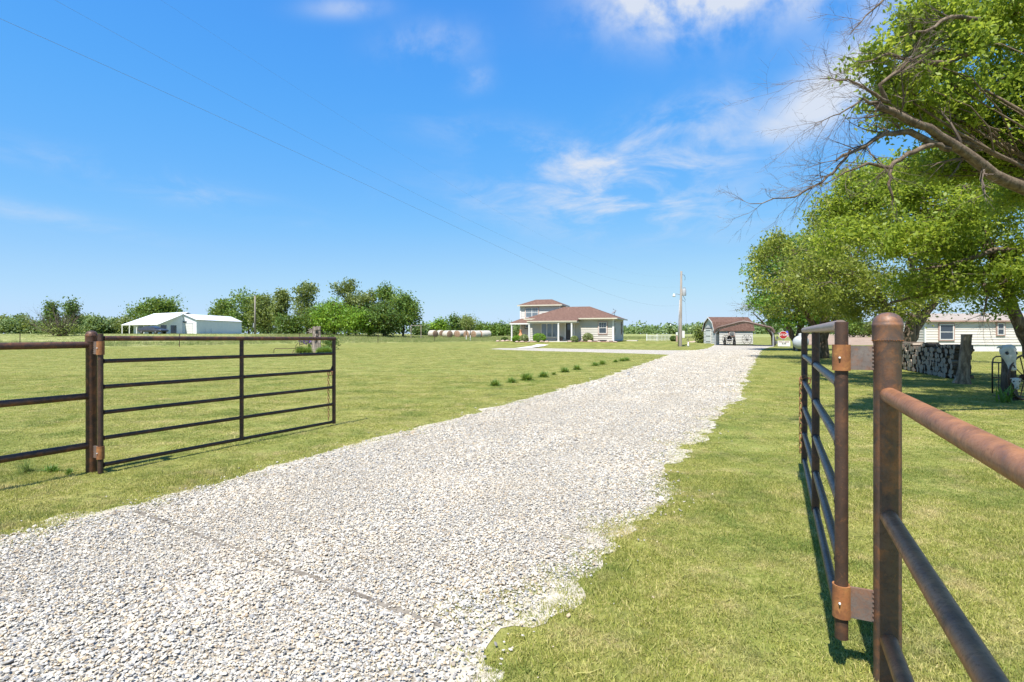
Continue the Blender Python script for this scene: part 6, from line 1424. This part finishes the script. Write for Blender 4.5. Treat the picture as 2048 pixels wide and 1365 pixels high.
# the neighbour's house: broad white metal roof over a porch
nh = thing('metal_roof_house', 'low house under a broad white metal roof beside barn', 'house', (X(243, 140), 140, g(X(243, 140), 140))); o3 = Vector(nh.location)
E0, E1 = at(243, 650, 140) - o3, at(316, 648.5, 140) - o3; R0, R1 = at(308, 627.5, 152) - o3, at(376, 624.5, 152) - o3; F0, F1 = R0 + (R0 - E0) * .9, R1 + (R1 - E1) * .9; F0.z = E0.z; F1.z = E1.z
m = MB(); slab(m, (E0, E1, R1, R0), .12); slab(m, (R0, R1, F1, F0), .12); nr_ = m.build('roof', M['metal_white'], nh)
m = MB(); m.tube([E1 + Vector((0, 0, -.08)), R1 + Vector((0, 0, -.05))], .1, 4); m.tube([E0 - Vector((0, 0, .1)), E1 - Vector((0, 0, .1))], .1, 4); m.build('roof_trim', M['white'], nr_)
xa, xb = X(266, 143) - o3.x, X(372, 150) - o3.x
m = MB(); m.add([(xa, 3.2, -.3), (xb - 4.5, 3.2, -.3), (xb - 4.5, 3.2, E0.z + .55), (xa, 3.2, E0.z + .4), (xb - .8, 9.5, -.3), (xb - .8, 9.5, R1.z - .4), (xb - .8, 18, -.3), (xb - .8, 18, E0.z)], [(0, 1, 2, 3), (1, 4, 5, 2), (4, 6, 7, 5)]); m.build('wall', M['metal_white'], nh)
for i, px in enumerate((244.5, 273.5, 288, 313)):
    q = at(px, 655, 140.3) - o3; m = MB(); m.box(q.x - .09, q.x + .09, q.y - .09, q.y + .09, -.3, E0.z - .1); m.build('porch_post', M['white'], nh)
q = at(259, 655, 147) - o3; m = MB(); m.box(q.x - .09, q.x + .09, q.y - .09, q.y + .09, -.3, E0.z + .2); m.build('porch_post', M['white'], nh)
m = MB(); wd_ = Vector((xb - .8, 9.5, 0)) - Vector((xb - 4.5, 3.2, 0))
for u0, u1 in ((.25, .45), (.6, .8)):
    a, b = Vector((xb - 4.5, 3.2, 0)) + wd_ * u0, Vector((xb - 4.5, 3.2, 0)) + wd_ * u1; n_ = Vector((wd_.y, -wd_.x, 0)).normalized() * .06
    m = MB(); m.add([a + n_, b + n_, b + n_ + Vector((0, 0, 2.3)), a + n_ + Vector((0, 0, 2.3)), a, b, b + Vector((0, 0, 2.3)), a + Vector((0, 0, 2.3))], [(0, 1, 2, 3), (0, 3, 7, 4), (1, 5, 6, 2), (3, 2, 6, 7)]); m.build('porch_door', M['glass'], nh)
for a in (1.2, 3.6): m = MB(); m.box(xa + a, xa + a + 1.3, 3.12, 3.2, 1.0, 2.1); m.build('window', M['glass_pale'], nh)
# dark coupe, seen from behind and its left
cD = 95.0; cx = X(306, cD); car = thing('parked_coupe', 'dark grey coupe parked before the white house', 'car', (cx, cD, g(cx, cD)), R(-14))
M['car'] = pm('dark_car_paint', (.035, .035, .04), (.05, .05, .055), 3, .25)
sec = [(-2.42, .42, .78, .80), (-2.35, .40, .96, .88), (-1.6, .36, 1.0, .94), (-.9, .34, .98, .95), (.2, .34, .96, .95), (1.0, .34, .94, .94), (1.9, .36, .86, .92), (2.4, .40, .74, .82), (2.5, .45, .62, .7)]
m = MB(); vs = []; nn = 10
for x, zl, zh, hwid in sec: vs += [(x, s_ * hwid * c_, zl + (zh - zl) * u) for s_, c_, u in ((-1, .92, 0), (-1, 1, .35), (-1, 1, .7), (-1, .9, .95), (-1, .6, 1.0), (1, .6, 1.0), (1, .9, .95), (1, 1, .7), (1, 1, .35), (1, .92, 0))]
m.add(vs, [(i * nn + k, i * nn + (k + 1) % nn, (i + 1) * nn + (k + 1) % nn, (i + 1) * nn + k) for i in range(len(sec) - 1) for k in range(nn)] + [tuple(range(nn)), tuple((len(sec) - 1) * nn + k for k in range(nn))]); m.build('body', M['car'], car, auto=40)
cab = [(-1.75, 1.0, 1.0, .70), (-1.0, 1.0, 1.36, .64), (-.2, .98, 1.42, .64), (.35, .97, 1.34, .64), (1.15, .95, .97, .70)]
m = MB(); vs = []
for x, zl, zh, hwid in cab: vs += [(x, -.78, zl - .03), (x, -hwid, zh), (x, hwid, zh), (x, .78, zl - .03)]
m.add(vs, [(4 * i + k, 4 * i + k + 1, 4 * i + 5 + k, 4 * i + 4 + k) for i in range(4) for k in range(3)]); m.build('cabin', M['car'], car, auto=30)
for i, qd in enumerate((((-1.62, -.55, 1.075), (-1.05, -.52, 1.35), (-1.05, .52, 1.35), (-1.62, .55, 1.075)), ((1.0, -.55, 1.05), (.42, -.52, 1.325), (.42, .52, 1.325), (1.0, .55, 1.05)), ((-.95, -.72, 1.06), (-.9, -.665, 1.3), (.35, -.66, 1.29), (.85, -.73, 1.05)), ((-.95, .72, 1.06), (-.9, .665, 1.3), (.35, .66, 1.29), (.85, .73, 1.05)))):
    off = Vector(((-.012, 0, .016), (.012, 0, .016), (0, -.02, .004), (0, .02, .004))[i]); m = MB(); q_ = [Vector(p_) + off for p_ in qd]; m.add(q_ + [p_ - off * .8 for p_ in q_], [(0, 1, 2, 3), (7, 6, 5, 4), (0, 4, 5, 1), (1, 5, 6, 2), (2, 6, 7, 3), (3, 7, 4, 0)]); m.build('car_window', M['glass'], car)
tme = MB().lathe([(.16, -.11), (.30, -.12), (.335, -.08), (.34, 0), (.335, .08), (.30, .12), (.16, .11)], 20, M=Matrix.Rotation(R(90), 3, 'X')).mesh('tyre', M['black_rough'], True); rme = MB().lathe([(.03, -.115), (.2, -.10), (.21, .10), (.03, .115)], 12, M=Matrix.Rotation(R(90), 3, 'X')).mesh('rim', M['galv'], True)
for x in (-1.5, 1.5):
    for y in (-.84, .84): o = link('wheel', tme, car); o.location = (x, y, .34); link('rim', rme, o)
for y in (-.55, .55): m = MB(); m.box(-2.46, -2.40, y - .28, y + .28, .74, .86); m.build('tail_light', M['red'], car)
m = MB(); m.box(-2.47, -2.40, -.8, .8, .48, .62); m.build('bumper', M['black'], car)
for y in (-.6, .6): m = MB(); m.box(2.42, 2.50, y - .2, y + .2, .58, .68); m.build('headlight', M['glass_pale'], car)
# lone wooden pole, water tower, field fence posts
px = 510; x = X(px, 100); lp = thing('wooden_pole', 'lone wooden pole in front of the grove', 'pole', (x, 100, g(x, 100))); m = MB(); m.tube([(0, 0, -.3), (0, 0, Z(592, 100) - g(x, 100))], [.17, .12], 10); m.build('shaft', M['pole'], lp, True)
m = MB(); m.box(-.3, -.1, -.15, .1, 1.2, 2.0); m.build('meter_box', M['galv'], lp)
x = X(1338.7, 1900); zt_ = g(x, 1900); wt = thing('water_tower', 'white water tower far off on the skyline', 'water tower', (x, 1900, zt_)); kz = 1900 / F_PX
m = MB(); m.lathe([(7.2, 0), (3.8, 3), (3.2, 8), (3.0, 19 * kz * .55), (3.6, 19 * kz * .62), (6.0, 19 * kz * .68)], 20); m.build('pedestal', M['metal_blue'], wt, True)
m = MB(); tz = 19 * kz * .68; m.lathe([(5.8, tz), (8.0, tz + 3), (9.0, tz + 6), (8.4, tz + 8.5), (6.0, tz + 10.6), (2, tz + 11.6), (.2, tz + 11.8)], 24); m.build('tank_bowl', M['white'], wt, True)
fp = ['field fence post behind the left gate', 'field fence post left of the grey stump', 'field fence post in front of the grove', 'field fence post near the hay bales', 'field fence post at the far left']
tp = MB().box(-.03, .03, -.02, .02, -.2, 1.35).mesh('post', M['gate_brown'])
for i, (px, py) in enumerate(((359, 694), (599, 692), (756, 686), (869, 684), (40, 694))):
    q = gp(px, py); t_ = thing('field_fence_post', fp[i], 'post', q, 0, 'steel posts along the lawn edge'); link('post', tp, t_)
# white timber swing frame right of the grove
q = gp(832, 678); t_ = thing('timber_frame', 'pale timber frame standing right of the grove', 'frame', q)
for x in (-.9, .9): m = MB(); m.box(x - .06, x + .06, -.06, .06, 0, 2.3); m.build('post', M['driftwood'], t_)
m = MB(); m.box(-1.0, 1.0, -.07, .07, 2.3, 2.42); m.build('beam', M['driftwood'], t_)
